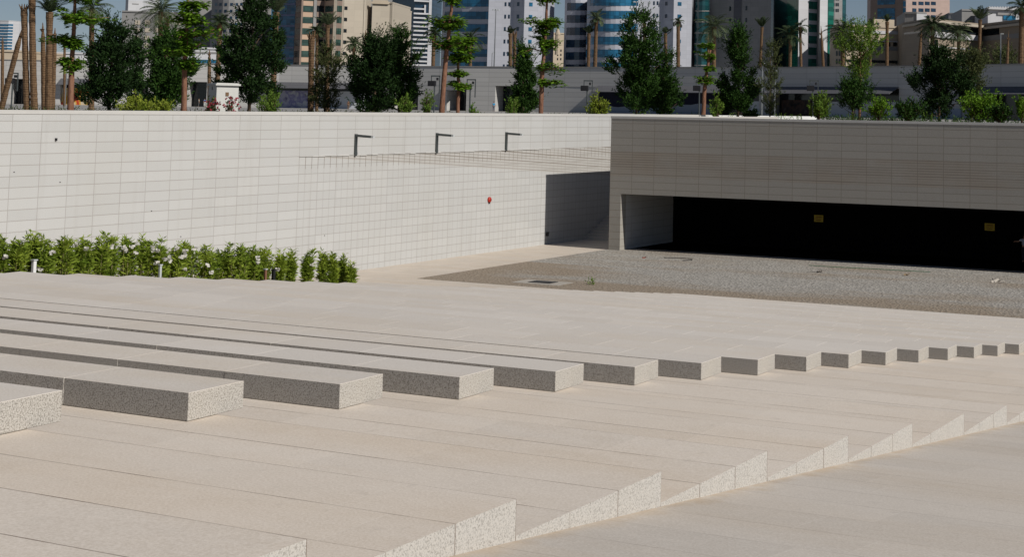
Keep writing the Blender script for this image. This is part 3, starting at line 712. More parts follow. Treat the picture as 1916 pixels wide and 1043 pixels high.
def face(t,A,B,ua,ub,v0,v1,mat,name='window',off=.15,inset=.0,frame=None,par=None):
    """box on the wall face A-B between pixel columns ua..ub and rows v0..v1"""
    def pt(u,o):
        f=(u-A[0])/(B[0]-A[0]); d=A[1]+(B[1]-A[1])*f; p=gnd(u,d,0); n_=-_fw; return p+n_*o
    if v1<-14: return
    v0=max(v0,-15)
    um=(ua+ub)/2; dm=A[1]+(B[1]-A[1])*((um-A[0])/(B[0]-A[0]))
    z1=zpx(um,v0,dm); z0=zpx(um,v1,dm); z0=max(z0,GZ)
    if z1<=z0: return
    b=MB(); P=pt(ua,off);Q=pt(ub,off);P2=pt(ua,-.4);Q2=pt(ub,-.4)
    b.prism([(P.x,P.y),(Q.x,Q.y),(Q2.x,Q2.y),(P2.x,P2.y)],z0,z1); o=b.build(name,M[mat],t)
    if frame:
        b=MB(); e=.22
        P=pt(ua,off+.12);Q=pt(ub,off+.12);b.prism([(P.x,P.y),(Q.x,Q.y),(Q2.x,Q2.y),(P2.x,P2.y)],z0-.25,z0)
        s_=b.build('sill',M[frame],t); s_.parent=o; s_.location=(0,0,0)
    return o
def rows(v0,pitch,h,n): return [(v0+pitch*i,v0+pitch*i+h) for i in range(n)]
# 1 far left striped tower
c=chain(-26,1500,[(-8,-35),(8,0),(17,35),(28,55)]); t=tower('office_tower','distant pale tower at the far left with thin blue stripes',c,38,'t_bwhite')
for v0,v1 in rows(44,5.6,3.2,12):
    for i in range(3): face(t,c[i],c[i+1],c[i][0],c[i+1][0],v0,v1,'glass_blue','glass_band',.3)
# 2 white slab with small sign
c=chain(226,900,[(231,-60),(259,30)]); t=tower('white_tower','plain white slab tower against the sky behind the palms',c,-16,'t_bwhite')
face(t,c[1],c[2],239,251,5,6.5,'t_grey','lettering',.3)
# 3 cream block with square recesses
c=chain(220,520,[(352,16)]); t=tower('cream_block','flat topped cream block with rows of square recesses',c,25,'t_grey')
for v0,v1 in rows(37,14.5,8,5):
    for u in (246,265,284,303,322): face(t,c[0],c[1],u,u+9,v0,v1,'t_cream','window',.2)
# low white building under it with teal strip
c=chain(345,420,[(402,20)]); t=tower('low_building','low white building with a teal band beside the slim palm trunk',c,92,'t_bwhite')
face(t,c[0],c[1],345,402,96,99,'t_grey','band',.2); face(t,c[0],c[1],345,402,111,119,'glass_blue','glass_band',.3)
c=chain(96,420,[(150,20),(170,35)]); tower('low_building','low white flat building just above the shop roof at the left',c,101,'t_bwhite')
c=chain(30,430,[(95,20)]); tower('low_building','very low white building between the left palm trunks',c,107,'t_bwhite')
c=chain(-30,380,[(30,20)]); tower('low_building','low tan building behind the leaning palm at the left edge',c,97,'t_sand')
# 4 office with horizontal windows
c=chain(346,480,[(389,20)]); t=tower('office_block','light grey office block with a column of wide dark windows',c,-16,'t_grey')
for v0,v1 in rows(2,12.2,5.2,9): face(t,c[0],c[1],354,368,v0,v1,'glass_navy','window',.12,frame='t_bwhite')
# 5 round cream tower
def arc(u0,u1,d,n,bulge,a0=-75,a1=75):
    out=[]
    for i in range(n+1):
        a=R(a0+(a1-a0)*i/n); s0=math.sin(R(a0)); s1=math.sin(R(a1)); f=(math.sin(a)-s0)/(s1-s0); out.append((u0+(u1-u0)*f, d-bulge*math.cos(a)))
    return out
c=arc(388,452,470,8,7); t=tower('round_tower','round grey cream tower with small square windows',c,-16,'t_grey')
for v0,v1 in rows(4,12.6,5.2,10):
    for i in (1,2,3,4,5,6): 
        um=(c[i][0]+c[i+1][0])/2; face(t,c[i],c[i+1],um-2.3,um+2.3,v0,v1,'glass_navy','window',.1)
c=chain(452,500,[(480,0)]); tower('glass_block','blue glass block behind the tall dark tree',c,-16,'glass_blue')
# 6 beige and glass tower
c=[(505,474),(546,470),(558,466),(581,468),(600,471),(618,466),(624,466),(635,468),(637,468),(677,474)]
t=tower('beige_tower','beige tower with blue glass side and rows of green windows',c,-16,'t_cream')
def F_(i,ua,ub,rs,mat,name='window',off=.15):
    for v0,v1 in rs: face(t,c[i],c[i+1],ua,ub,v0,v1,mat,name,off)
face(t,c[0],c[1],505,546,-15,125,'glass_blue','glass_wall',.1)
F_(0,505,546,rows(5,20.4,3.6,6),'t_lav','spandrel',.3)
face(t,c[1],c[2],546.3,558,-15,125,'t_brown','bay_wall',.1); F_(1,547,557.5,rows(-11,21.3,11,7),'glass_dark','window',.3)
face(t,c[2],c[3],558,560.5,-15,125,'t_brown','pillar',.6)
face(t,c[2],c[3],560.5,581,-15,125,'t_peach','bay_wall',.1); F_(2,560.8,580.8,rows(-12,21.3,11.4,7),'glass_olive','window',.3)
face(t,c[3],c[4],581,586,-15,125,'t_grey','pillar',.5)
face(t,c[3],c[4],586.3,600,-15,125,'t_brown','bay_wall',.1); F_(3,586.8,599.6,rows(-12,21.3,11.4,7),'glass_dark','window',.3)
face(t,c[4],c[5],600,618,-15,125,'t_peach','bay_wall',.1); F_(4,602,617.5,rows(-12,21.3,11.4,7),'glass_olive','window',.3)
face(t,c[6],c[7],624.5,634,-15,125,'t_brown','bay_wall',.1); F_(6,625,633.6,rows(-12,21.3,11.4,7),'glass_olive','window',.3)
F_(8,637.8,643.6,rows(-11,21.4,6.8,7),'glass_dark','window',.08)
face(t,c[8],c[9],675,678,-15,125,'t_cream','corner_trim',.3)
# 7 sandy block with cap
c=chain(678,482,[(686,-45),(692,25)]); tower('stair_shaft','narrow shaded shaft between the beige tower and sand block',c,-16,'t_grey')
c=chain(690,476,[(723,25),(728,-10)]); t=tower('sand_block','blank sand coloured block with a stepped cap',c,5,'t_cream')
for k,(a,b_,v) in enumerate(((689,722,2.0),(692,719,-1.5))):
    A=(690,476);B=(723,c[1][1]); face(t,A,B,a,b_,v,v+4,'t_sand','cap',.8)
c=chain(722,484,[(731,20)]); tower('side_block','lower narrow sand block stepping down beside the capped block',c,13,'t_cream')
# 8 navy glass tower
c=[(715,1010),(738,1000),(770,985),(797,990),(806,1003)]; t=tower('navy_tower','dark navy glass tower with white horizontal stripes on its right side',c,-20,'glass_navy')
for k,v in enumerate((14,23,31.2,39.5)):
    face(t,c[2],c[3],770,(790,797,795,797)[k],v,v+3,'t_bwhite','balcony',2.5)
for v in (47.2,55.4,63.6,71.8,80,88.2,96.4,104.6,112.8,120): 
    face(t,c[1],c[2],751,770,v-.5,v+2.6,'t_bwhite','balcony',2.5); face(t,c[2],c[3],770,797,v,v+3,'t_bwhite','balcony',2.5)
face(t,c[3],c[4],797.5,805,45,130,'t_bwhite','side_wall',1.5); face(t,c[2],c[3],789.5,791,8,24,'t_bwhite','fin',2.5); face(t,c[1],c[2],740,745,12,15.5,'t_bwhite','balcony',1.5)
face(t,c[2],c[3],770,797,-1,2,'t_bwhite','balcony',2.5); face(t,c[3],c[4],797.5,802,-20,45,'t_bwhite','side_wall',1.5)
# 9 curved blue tower plus white slab
c=arc(822,996,452,14,13,-80,80)[:9]; c=[q for q in c if q[0]<909]+[(909,438)]
t=tower('curved_tower','white tower with curved bands of blue glass, left of the lamp mast',c,-16,'t_white')
for v0,v1 in rows(-27,23.7,14.3,7):
    for (A,B) in zip(c[1:],c[2:]): face(t,A,B,A[0],B[0],v0,v1,'glass_blue','glass_band',.12)
c=chain(909,436,[(955,12),(976,-42),(1011,24)]); t=tower('white_slab_tower','white slab tower with paired small windows right of the lamp mast',c,-16,'t_white')
for v0,v1 in rows(-21,23.5,7.2,7):
    for u in (939,946): face(t,c[0],c[1],u,u+3.3,v0,v1,'glass_navy','window',.08)
    face(t,c[1],c[2],962,966.5,v0,v1,'glass_navy','window',.08); face(t,c[2],c[3],985,991.5,v0+.5,v1+.5,'glass_blue','window',.08)
# 10 church-like sandstone
c=chain(1012,620,[(1030,-20),(1052,30)]); t=tower('sandstone_building','sandstone building with pointed spires between the white towers',c,62,'t_sand')
for u,v in ((1018,50),(1040,44)):
    p=gnd(u,612,0); z0=zpx(u,64,612); z1=zpx(u,v,612); zb=zpx(u,74,612); b=MB(); b.tube([(p.x,p.y,zb-6),(p.x,p.y,z0)],[1.0,1.0],8); b.tube([(p.x,p.y,z0),(p.x,p.y,(z0+z1)/2),(p.x,p.y,z1)],[1.2,.55,.05],8); b.build('spire',M['t_sand'],t)
for v in (92,100,108):
    for u in (1040,1046): face(t,c[1],c[2],u,u+2.2,v,v+4,'glass_dark','window',.1)
# 11 second curved tower
c=arc(1052,1096,452,6,5,-75,60); t=tower('curved_wing','rounded white wing with dark windows at the left of the broad curved tower',c,-16,'t_white')
for v0,v1 in rows(-19.5,23.3,14.3,7):
    for (A,B) in list(zip(c,c[1:]))[1:]: face(t,A,B,A[0],B[0],v0-.0,v1,'glass_navy','glass_band',.1)
c=arc(1094,1190,440,12,13,-62,48); t=tower('curved_tower','broad curved tower with white and blue glass bands behind the big dark tree',c,-16,'t_white')
for v0,v1 in rows(-30,24.4,14.8,7):
    for (A,B) in zip(c,c[1:]): face(t,A,B,A[0],B[0],v0,v1,'glass_blue','glass_band',.12)
c=chain(1189,432,[(1237,14),(1257,-44),(1291,22)]); t=tower('white_slab_tower','white slab tower with small windows between the big dark tree and grey tower',c,-16,'t_white')
for v0,v1 in rows(-23,23.6,7,7):
    for u in (1218.3,1225): face(t,c[0],c[1],u,u+3,v0,v1,'glass_navy','window',.08)
    face(t,c[1],c[2],1240.5,1245,v0+1,v1+1,'glass_navy','window',.08); face(t,c[2],c[3],1264.5,1271.5,v0+1.5,v1+1.5,'glass_blue','window',.08)
# 12 dark grey complex
c=chain(1290,444,[(1297,-55),(1323,-42),(1358,-40),(1366,-50),(1388,-36),(1432,-34),(1440,-55)])
t=tower('grey_tower','dark grey shaded tower with a glazed curved stair column',c,-16,'t_grey')
face(t,c[0],c[1],1290,1297,-16,130,'t_dgrey','dark_strip',.2)  # flat dark grey strip up the wall edge
cc=arc(1297,1324,438,6,4,-70,70)
for (A,B) in zip(cc,cc[1:]): face(t,A,B,A[0],B[0],-16,128,'glass_teal','glass_wall',.1)
for v in (-4,18.5,39,60,80.5,101,121):
    for (A,B) in zip(cc,cc[1:]): face(t,A,B,A[0],B[0],v,v+1.5,'t_grey','ring',.4)
for v0,v1 in rows(-12,22.5,8.5,7):
    face(t,c[3],c[4],1361.5,1364.5,v0,v1,'glass_dark','window',.1); face(t,c[5],c[6],1392,1395,v0-1,v1-1,'glass_dark','window',.1)
face(t,c[4],c[5],1370,1384,-16,130,'t_dgrey','dark_strip',.2)  # proud dark panel, shade of the recess put into its colour
# 13 green glass and white
c=[(1436,452),(1470,438),(1492,428),(1511,430),(1527,432),(1532,428),(1547,431),(1558,433),(1560,437),(1574,440),(1581,442)]
t=tower('green_tower','tower with green glass sides and white piers framing green windows',c,-16,'t_bwhite')
face(t,c[0],c[1],1436,1470,-16,130,'glass_teal','glass_wall',.1); face(t,c[1],c[2],1470,1491.5,-16,130,'glass_green','glass_wall',.1)
for v0,v1 in rows(-20.5,21.7,14.6,7): face(t,c[3],c[4],1511,1526.5,v0,v1,'glass_green','window',.1,frame='t_bwhite')
face(t,c[4],c[5],1527,1532,-16,130,'t_grey','reveal',.1)
face(t,c[6],c[7],1547,1558,-16,130,'glass_green','glass_wall',.15); face(t,c[7],c[8],1558,1560,-16,130,'glass_navy','edge',.1)
face(t,c[8],c[9],1560,1574,-16,60,'t_grey','rear_wall',.1)
for v in (-7,4,15):
    for u in (1561.5,1565): face(t,c[8],c[9],u,u+2.6,v,v+6,'glass_dark','window',.25)
face(t,c[9],c[10],1574,1581,-16,130,'glass_teal','glass_wall',.1)
# 14 low sand building
c=chain(1560,402,[(1582,-38),(1695,24)]); t=tower('sand_building','low sand coloured building with arched windows behind the airy tree',c,48,'t_sand')
A,B=c[1],c[2]
face(t,A,B,1634,1672,35,50,'t_sand','roof_box',.3); face(t,A,B,1582,1692,56,62,'t_bwhite','band',.3); face(t,A,B,1582,1692,75,77,'t_bwhite','band',.5)
face(t,A,B,1640,1643,41,46,'glass_dark','window',.4)
for i in range(9):
    u=1586+i*12; face(t,A,B,u,u+7,78,86,'glass_dark','arched_window',.1); face(t,A,B,u+1,u+6,76.5,79,'glass_dark','arched_window',.1)
face(t,A,B,1582,1692,86,93,'t_grey','band',.2); face(t,A,B,1584,1690,112,117,'glass_dark','window',.15)
for v in (75,95,110):
    for u in (1563,1568,1573): face(t,c[0],c[1],u,u+3,v,v+9,'glass_dark','window',.1)
# 15 brown tower
c=chain(1627,860,[(1688,-36),(1694,-20),(1776,30)]); t=tower('brown_tower','brown granite tower with a shaded blue glass side and sunlit pink side',c,-16,'t_pink')
face(t,c[0],c[1],1627,1688,-15,60,'t_brown','side_wall',.2)  # darker copy of the pink cladding, shaded side put into the colour
for v0,v1 in ((-16,-6),(-2,7),(14,30),(31,48)): face(t,c[0],c[1],1640,1673,v0,v1,'glass_blue','window',.5)
for v0,v1 in rows(-12,12.6,10,6): face(t,c[1],c[2],1688.5,1693.5,v0,v1,'glass_blue','window',.4)
for v0,v1 in rows(-11.5,12.8,6.5,4):
    for u0,u1 in ((1706,1713.5),(1717.5,1727),(1729.5,1738.5),(1741,1750)): face(t,c[2],c[3],u0,u1,v0,v1,'glass_navy','window',.2)
# 16 hotel
c=[(1688,392),(1738,372),(1837,392),(1985,350)]; t=tower('hotel','long tan hotel with a thin overhanging roof at the right',c,47,'t_tan',back=30)
dm=372
for (A,B) in zip(c,c[1:]): face(t,A,B,A[0]-1,B[0]+1,42.5,47,'t_cream','roof_slab',3.0)
A,B=c[0],c[1]; face(t,A,B,1690,1738,57,61,'glass_dark','window',.1); face(t,A,B,1702,1711,73,125,'t_brown','pier',.3)
A,B=c[1],c[2]; face(t,A,B,1739,1836,47.5,61,'glass_dark','window',.1); face(t,A,B,1739,1833,62,72,'t_bwhite','balcony_band',.9)
for i,u in enumerate((1748,1769,1789,1810)):
    face(t,A,B,u,u+10,73,88,'glass_dark','window',.12); face(t,A,B,u,u+10,91,106,'glass_dark','window',.12,frame='t_bwhite')
face(t,A,B,1739,1836,88.5,90.5,'t_bwhite','band',.3)
for u in (1762,1782,1802): face(t,A,B,u-2,u+5,62.5,71.5,'t_grey','balcony_panel',1.0)
A,B=c[2],c[3]; face(t,A,B,1838,1980,46.5,60,'glass_dark','window',.1); face(t,A,B,1838,1980,61,70,'t_grey','band',.4)
for i in range(8):
    u=1846+i*13; face(t,A,B,u,u+10,71,86,'glass_dark','window',.12); face(t,A,B,u,u+10,89,104,'glass_dark','window',.12); face(t,A,B,u,u+10,107,122,'glass_dark','window',.12)
c=chain(1799,440,[(1846,15)]); tower('roof_box','grey rooftop box left of the white one on the hotel',c,20,'t_grey')
c=chain(1848,415,[(1960,18)]); t=tower('white_roof_building','white building with a scalloped parapet behind the hotel roof',c,19,'t_bwhite')
face(t,c[0],c[1],1846,1962,14,18,'t_bwhite','parapet',1.2)
for i in range(22): face(t,c[0],c[1],1849+i*5,1851.6+i*5,11,14.2,'t_bwhite','merlon',1.0)
face(t,c[0],c[1],1877,1900,28,37,'glass_blue','window',.3); face(t,c[0],c[1],1866,1895,22.5,27,'t_grey','vent',.4)
c=chain(1692,420,[(1714,-20),(1733,30)]); t=tower('glass_roof_box','pale glazed box on the hotel roof at its left end',c,24,'t_grey')
face(t,c[1],c[2],1714,1733,24,42,'t_bwhite','side_wall',.2)
c=chain(1774,500,[(1800,10)]); tower('grey_roof_block','low dark roof block between the hotel palms',c,26,'t_dgrey')
# ------------------------------------------------------------------ trees, palms and bushes beyond the wall
T=tree
RG=7.9
T(205,44,84,92,'dense dark columnar tree left of the kiosk, nearest the left palms','lf_dark',n=620,seed=11,leafL=.23)
T(252,58,98,34,'slim dark tree top showing between the two dense trees at the left','lf_dark',n=200,seed=12,clumps=14)
T(313,66,80,96,'broad dark green tree behind the slim reddish trunk beside the kiosk','lf_dark2',n=600,seed=13,leafL=.23,shape='round')
T(467,-6,88,92,'tallest dense dark tree, reaching the top edge right of the kiosk','lf_dark',n=700,seed=14,leafL=.24)
T(424,78,92,36,'narrow dark tree just behind the kiosk','lf_dark2',n=200,seed=15,clumps=16)
T(608,92,92,60,'thin airy green tree beside the broken palm trunk','lf_olive',n=230,seed=16,shape='column',leafL=.17,trunkr=.05)
T(700,74,90,104,'wide very dark tree behind the wall in the middle left','lf_dark',n=720,seed=17,shape='round',leafL=.24)
T(748,66,92,74,'dark tree with pointed top joined to the wide dark tree','lf_dark2',n=420,seed=18,leafL=.23)
T(978,96,104,58,'dark rounded tree at the left of the tall tiered tree','lf_dark2',n=420,seed=19,shape='cone',leafL=.24)
T(1190,28,118,112,'large dark tree standing against the curved blue tower','lf_dark2',zg=RG,n=820,seed=20,leafL=.28,lean=6)
T(1240,128,119,58,'lower dark green tree leaning on the right of the large dark tree','lf_dark2',zg=RG,n=260,seed=21,leafL=.26)
T(1381,56,118,92,'dark conical tree in front of the grey tower','lf_dark2',zg=RG,n=620,seed=22,shape='cone',leafL=.27)
T(1441,84,117,40,'thin see-through young tree right of the dark conical tree','lf_olive',zg=RG,n=90,seed=23,leafL=.18,trunkr=.05)
T(1608,52,112,92,'airy light green tree with forked pale trunk in front of the sand building','lf_light',zg=RG,n=150,seed=24,shape='vase',leafL=.24,low=.42,bk='bark',trunkr=.1)
T(1596,158,111,70,'low spreading green branches at the foot of the airy light tree','lf_dark2',zg=RG,n=150,seed=25,shape='round',leafL=.22,low=.35)
T(1757,94,112,112,'broad dark tree below the hotel windows','lf_dark',zg=RG,n=640,seed=26,shape='round',leafL=.27)
T(1818,100,113,76,'loose olive green tree with slanting branches at the right','lf_olive',zg=RG,n=240,seed=27,shape='vase',leafL=.22,low=.35)
T(1875,96,330,70,'distant hazy green tree above the shop roof at the right edge','lf_olive',zg=GZ,n=160,seed=28,shape='round',leafL=.6,low=.3)
T(1075,120,240,24,'small distant tree in front of the shop wall, middle','lf_olive',n=60,seed=29,shape='round',leafL=.4) if False else None
random.seed(40)
layer_tree([(133,207),(134,120),(138,60),(141,-12)],72,12,[(-6,105,180,18),(34,118,206,24),(76,72,112,12),(82,122,154,16),(120,108,152,22)],'tall tiered tree with reddish trunk among the left palms',seed=41)
layer_tree([(345,207),(347,110),(349,60),(352,-12)],72,11,[(8,346,384,8),(34,300,372,26),(40,374,398,12),(66,340,402,24),(88,372,418,18),(120,346,375,14),(96,290,345,14)],'tiered tree with slim reddish trunk left of the kiosk',seed=42)
layer_tree([(826,207),(833,120),(841,50),(848,-14)],84,11,[(-2,806,862,20),(38,798,876,22),(50,812,870,16),(82,788,892,26),(84,784,806,12)],'tall tiered tree with leaning trunk in front of the curved tower',seed=43)
layer_tree([(858,207),(858,150),(857,116),(861,88)],84,8,[(80,832,896,22),(96,826,886,20),(110,838,884,10),(138,838,878,8),(160,836,880,10)],'shorter tiered tree right of the leaning one, with a round top',seed=44)
layer_tree([(1013,210),(1014,150),(1017,100),(1022,40),(1024,-12)],98,10,[(-2,1000,1052,14),(42,975,1046,16),(44,1042,1056,10),(60,984,1016,14),(80,1008,1052,16),(92,962,1020,20),(128,1008,1060,16),(154,1032,1062,10)],'tallest tiered tree in the middle against the sandstone spires',seed=45)
layer_tree([(1315,214),(1319,160),(1324,124),(1330,92)],116,9,[(84,1304,1332,8),(106,1302,1336,14),(128,1322,1342,6),(150,1302,1336,14)],'small tiered tree with crooked trunk in front of the grey tower',zg=RG,seed=46)
# palms: (u,vtop,d,trunk px,label,kind,spread px,...)
P_=palm
P_(45,18,98,10,'left trimmed palm trunk of the close pair at the far left','stub',12,ub=52,seed=51)
P_(60,-8,98,11,'right trimmed palm trunk of the close pair, reaching the top edge','stub',14,ub=66,seed=52,lean=-1)
P_(42,52,104,9,'broken palm trunk leaning from the left edge','spear',10,ub=2,seed=53)
P_(80,42,100,8,'thin palm trunk with a broken spike, behind the thick one','spear',12,ub=84,seed=54)
P_(93,22,98,11,'thick palm with upright green tuft among the left trunks','tuft',40,ub=92,seed=55,mat='lf_palmd',nf=18)
P_(103,52,102,8,'short broken palm trunk right of the thick tufted palm','spear',10,ub=99,seed=56)
P_(5,68,250,6,'small distant palm stump at the left edge','spear',6,seed=57)
P_(121,72,220,5,'small distant palm behind the tall tiered tree','full',16,seed=58,nf=14)
P_(172,16,110,9,'palm with wide grey fronds behind the dense left tree','full',46,seed=59,nf=22)
P_(301,22,120,8,'palm with spreading fronds left of the slim reddish trunk','full',50,ub=298,seed=60,nf=24)
P_(312,34,122,8,'trimmed palm trunk beside the spreading palm','stub',10,ub=309,seed=61)
P_(412,42,118,8,'dark crowned palm behind the kiosk tree','full',26,ub=405,seed=62,mat='lf_palmd',nf=18)
P_(392,92,120,6,'slim palm trunk rising left of the kiosk roof','spear',6,seed=63)
P_(517,22,106,10,'palm with feathery upright crown at the blue glass wall','tuft',46,ub=510,seed=64,nf=20)
P_(583,72,94,10,'palm trunk with a split broken top','stub',16,ub=582,seed=65)
P_(593,58,180,6,'dark leafy palm crown behind the split trunk','full',22,seed=66,mat='lf_palmd',nf=16)
P_(613,46,170,8,'palm with narrow upright green crown on the beige tower','tuft',32,seed=67,nf=16)
P_(662,82,300,7,'small palm at the edge of the beige tower windows','full',24,seed=68,nf=18)
P_(684,56,290,6,'bare orange palm trunk in the shaft between buildings','spear',6,seed=69)
P_(742,62,300,7,'brownish palm behind the pointed dark tree','full',24,seed=70,nf=16)
P_(812,62,290,8,'palm trunk left of the leaning tiered tree','full',24,ub=808,seed=71,nf=16,mat='lf_palmd')
P_(880,74,290,7,'palm with a wind blown crown on the curved tower','full',34,seed=72,nf=16,mat='lf_palmd')
P_(955,62,290,8,'left palm of the pair right of the lamp mast','tuft',16,seed=73,nf=12)
P_(963,66,300,7,'right palm of the pair right of the lamp mast','stub',12,seed=74)
P_(1102,62,290,7,'left shorter palm before the rounded wing','tuft',18,ub=1099,seed=75,nf=14)
P_(1116,34,290,8,'right taller palm before the rounded wing','full',22,ub=1111,seed=76,nf=16)
P_(1206,42,290,7,'palm crown peeping over the large dark tree','tuft',26,seed=77,nf=16,mat='lf_palmd')
P_(1245,62,290,7,'thin crowned palm on the white slab tower, left one','tuft',16,ub=1249,seed=78,nf=10)
P_(1269,40,290,8,'small crowned palm on the white slab tower, right one','full',15,ub=1269,seed=79,nf=12)
P_(1336,50,270,9,'large palm with arching fronds on the grey tower','full',42,ub=1335,seed=80,nf=24)
P_(1325,60,290,5,'bare pointed palm trunk beside the large arching palm','spear',6,seed=81)
P_(1426,50,290,6,'palm with tied crown above the conical tree','tuft',24,ub=1418,seed=82,nf=12,mat='lf_palmd')
P_(1479,66,290,7,'palm with drooping fronds on the green glass','full',34,ub=1477,seed=83,nf=20,mat='lf_palmd')
P_(1497,50,290,6,'crooked palm with ragged crown beside the green windows','full',24,ub=1501,seed=84,nf=9,mat='lf_palmd')
P_(1536,48,290,6,'bare spear shaped leaning trunk on the white pier','spear',8,ub=1546,seed=85)
P_(1577,60,270,9,'full palm with broad dark crown right of the green tower','full',44,seed=86,nf=30,mat='lf_palmd')
P_(1628,52,290,6,'palm crown showing above the airy light tree','tuft',20,seed=87,nf=12)
P_(1660,40,280,7,'slim ragged palm in front of the brown tower','tuft',16,ub=1659,seed=88,nf=10,mat='lf_palmd')
P_(1724,52,290,7,'leaning bare palm trunk on the tan hotel wing','spear',8,ub=1714,seed=89)
P_(1745,48,270,9,'dark full palm on the hotel front','full',38,ub=1743,seed=90,nf=30,mat='lf_palmd')
P_(1793,60,270,7,'pale full palm in the middle of the hotel front','full',36,ub=1796,seed=91,nf=26)
P_(1834,36,270,7,'tall palm with upright crown between the hotel wings','tuft',32,ub=1829,seed=92,nf=16)
P_(1887,58,290,6,'trimmed leaning trunk before the right hotel wing','spear',8,ub=1880,seed=93)
P_(1912,14,260,11,'tall thick palm at the right edge','full',38,ub=1908,seed=94,nf=22,mat='lf_palmd')
# bushes
random.seed(120)
bush(262,180,66,74,'yellow green bush on the wall top near the left','lf_yel',n=330)
bush(300,187,67,52,'yellow green bush beside the slim reddish trunk','lf_yel',n=240)
bush(505,166,66,54,'round reddish green bush right of the kiosk','lf_light',n=230,leafL=.14)
bush(760,172,78,44,'light bush at the foot of the pointed dark tree','lf_light',n=170)
bush(799,164,80,36,'airy bush left of the leaning tiered trunk','lf_light',n=110)
bush(886,188,82,20,'small bush right of the floodlight post','lf_mid',n=60)
bush(958,176,92,42,'light bush left of the dark rounded tree','lf_light',n=160)
bush(1119,168,98,52,'yellow green bush by the corner of the shaded wall','lf_yel',n=230,leafL=.2)
bush(1341,172,114,34,'light green bush left of the dark conical tree','lf_light',zg=RG,n=120,leafL=.22)
bush(1532,170,108,56,'round yellow green bush at the end of the low white parapet','lf_light',zg=RG,n=230,leafL=.24)
bush(1644,176,108,64,'slanting green bush right of the airy light tree','lf_mid',zg=RG,n=170,leafL=.24)
bush(1698,184,104,78,'low dense dark bush on the shaded wall top','lf_dark2',zg=RG,n=330,leafL=.22)
bush(1830,162,104,100,'large fresh green bush at the right on the wall top','lf_mid',zg=RG,n=360,leafL=.24)
bush(1870,196,102,60,'low sprawling bush before the dark shopfront at the right','lf_dark2',zg=RG,n=160,leafL=.22)
bush(1912,178,102,36,'green bush cut off by the right edge','lf_mid',zg=RG,n=120,leafL=.24)
bush(398,182,63,26,'crimson flowering shrub at the left of the kiosk','lf_olive',n=60,flower='fl_red')
bush(432,178,62.4,26,'thin crimson flowering shrub in front of the kiosk','lf_olive',n=22,flower='fl_red')
# ground cover strips
def cover(name,a,b_,n,d0,d1,z,h,mat,lab):
    fo=MB()
    for i in range(n):
        u=rnd(a,b_); d=rnd(d0,d1); d=max(d,dmin(u,.6)+(d-d0)*.25); q=gnd(u,d,gz_(u,d)); twig(fo,q,(Vector((0,0,1))+rv()*.6).normalized(),h*rnd(.4,1),6,.13,.028)
    q=gnd((a+b_)/2,(d0+d1)/2,z); o=fo.build(name,M[mat],loc=q); tag(o,lab,'ground cover',kind='stuff')
cover('ground_cover',-40,1120,1500,72,100,GZ,.7,'lf_olive','low mixed green plants along the top of the pale wall')
cover('ground_cover',1540,1960,600,98,112,RG,.55,'lf_dark2','low green plants along the top of the shaded wall')
fo=MB()
for u in (1190,1212,1238,1262,1300,1342,1376,1410,1456,1476,1500,1600,1735,1790):
    dd_=113.2+(u-1120)/414*15.5 if u<1534 else 108
    q=gnd(u,dd_,gz_(u,dd_))
    for k in range(8): twig(fo,q+Vector((rnd(-.4,.4),rnd(-.2,.2),0)),(Vector((0,0,1))+rv()*.3).normalized(),rnd(.35,.85),9,.17,.03)
q=gnd(1400,122,GZ); tag(fo.build('weed_tufts',M['lf_light'],loc=q),'loose weedy sprigs growing along the edge of the shaded wall','weeds',kind='stuff')
q=Vector((-38.0,64.5,0)); fo=MB()
for k in range(9): twig(fo,q+Vector((rnd(-.2,.2),rnd(-.2,.2),0)),(Vector((0,0,.6))+rv()*.6).normalized(),.35,6,.12,.03)
tag(fo.build('weed',M['lf_light'],loc=q),'single small green weed in the gravel beside the drain cover','weed')
# ------------------------------------------------------------------ kiosk
KD=dmin(445,.5)+1.2
k0=gnd(407,KD,7.6); t=thing('utility_kiosk',k0,'off white utility kiosk with a flat overhanging roof on the wall top','kiosk')
A0=gnd(389,KD+1.4,0);B0=gnd(404.5,KD-.5,0);C0=gnd(445.5,KD+.8,0)
zt=zpx(415,160,KD); b=MB(); D0=A0+(C0-B0)
b.prism([(q.x,q.y) for q in (A0,B0,C0,D0)],7.5,zt); b.build('body',M['kiosk'],t)
ctr_=(A0+C0)/2
b=MB(); b.prism([(ctr_.x+(q.x-ctr_.x)*1.14,ctr_.y+(q.y-ctr_.y)*1.14) for q in (A0,B0,C0,D0)],zt+.003,zt+.09); o=b.build('roof',M['kiosk'],t)
b=MB(); b.prism([(ctr_.x+(q.x-ctr_.x)*1.02,ctr_.y+(q.y-ctr_.y)*1.02) for q in (A0,B0,C0,D0)],zt+.09,zt+.13); c_=b.build('ridge',M['kiosk'],t)
e=(C0-B0).normalized(); n_=Vector((e.y,-e.x,0)); q=B0+e*((C0-B0).length*.47); zc=zpx(424,176,KD)
b=MB(); b.add([(q+e*sx*.10+n_*o_+Vector((0,0,zc+sz*.09))) for o_ in (.03,-.02) for sz in (-1,1) for sx in (-1,1)],[(0,1,3,2),(4,6,7,5),(0,4,5,1),(2,3,7,6),(0,2,6,4),(1,5,7,3)]); b.build('vent_plate',M['plate'],t)
e2=(B0-A0).normalized(); n2=Vector((e2.y,-e2.x,0)); q=A0+e2*((B0-A0).length*.5); zc=zpx(397,165,KD)
b=MB(); b.add([(q+e2*sx*.08+n2*o_+Vector((0,0,zc+sz*.08))) for o_ in (.03,-.02) for sz in (-1,1) for sx in (-1,1)],[(0,1,3,2),(4,6,7,5),(0,4,5,1),(2,3,7,6),(0,2,6,4),(1,5,7,3)]); b.build('grille',M['metal'],t)
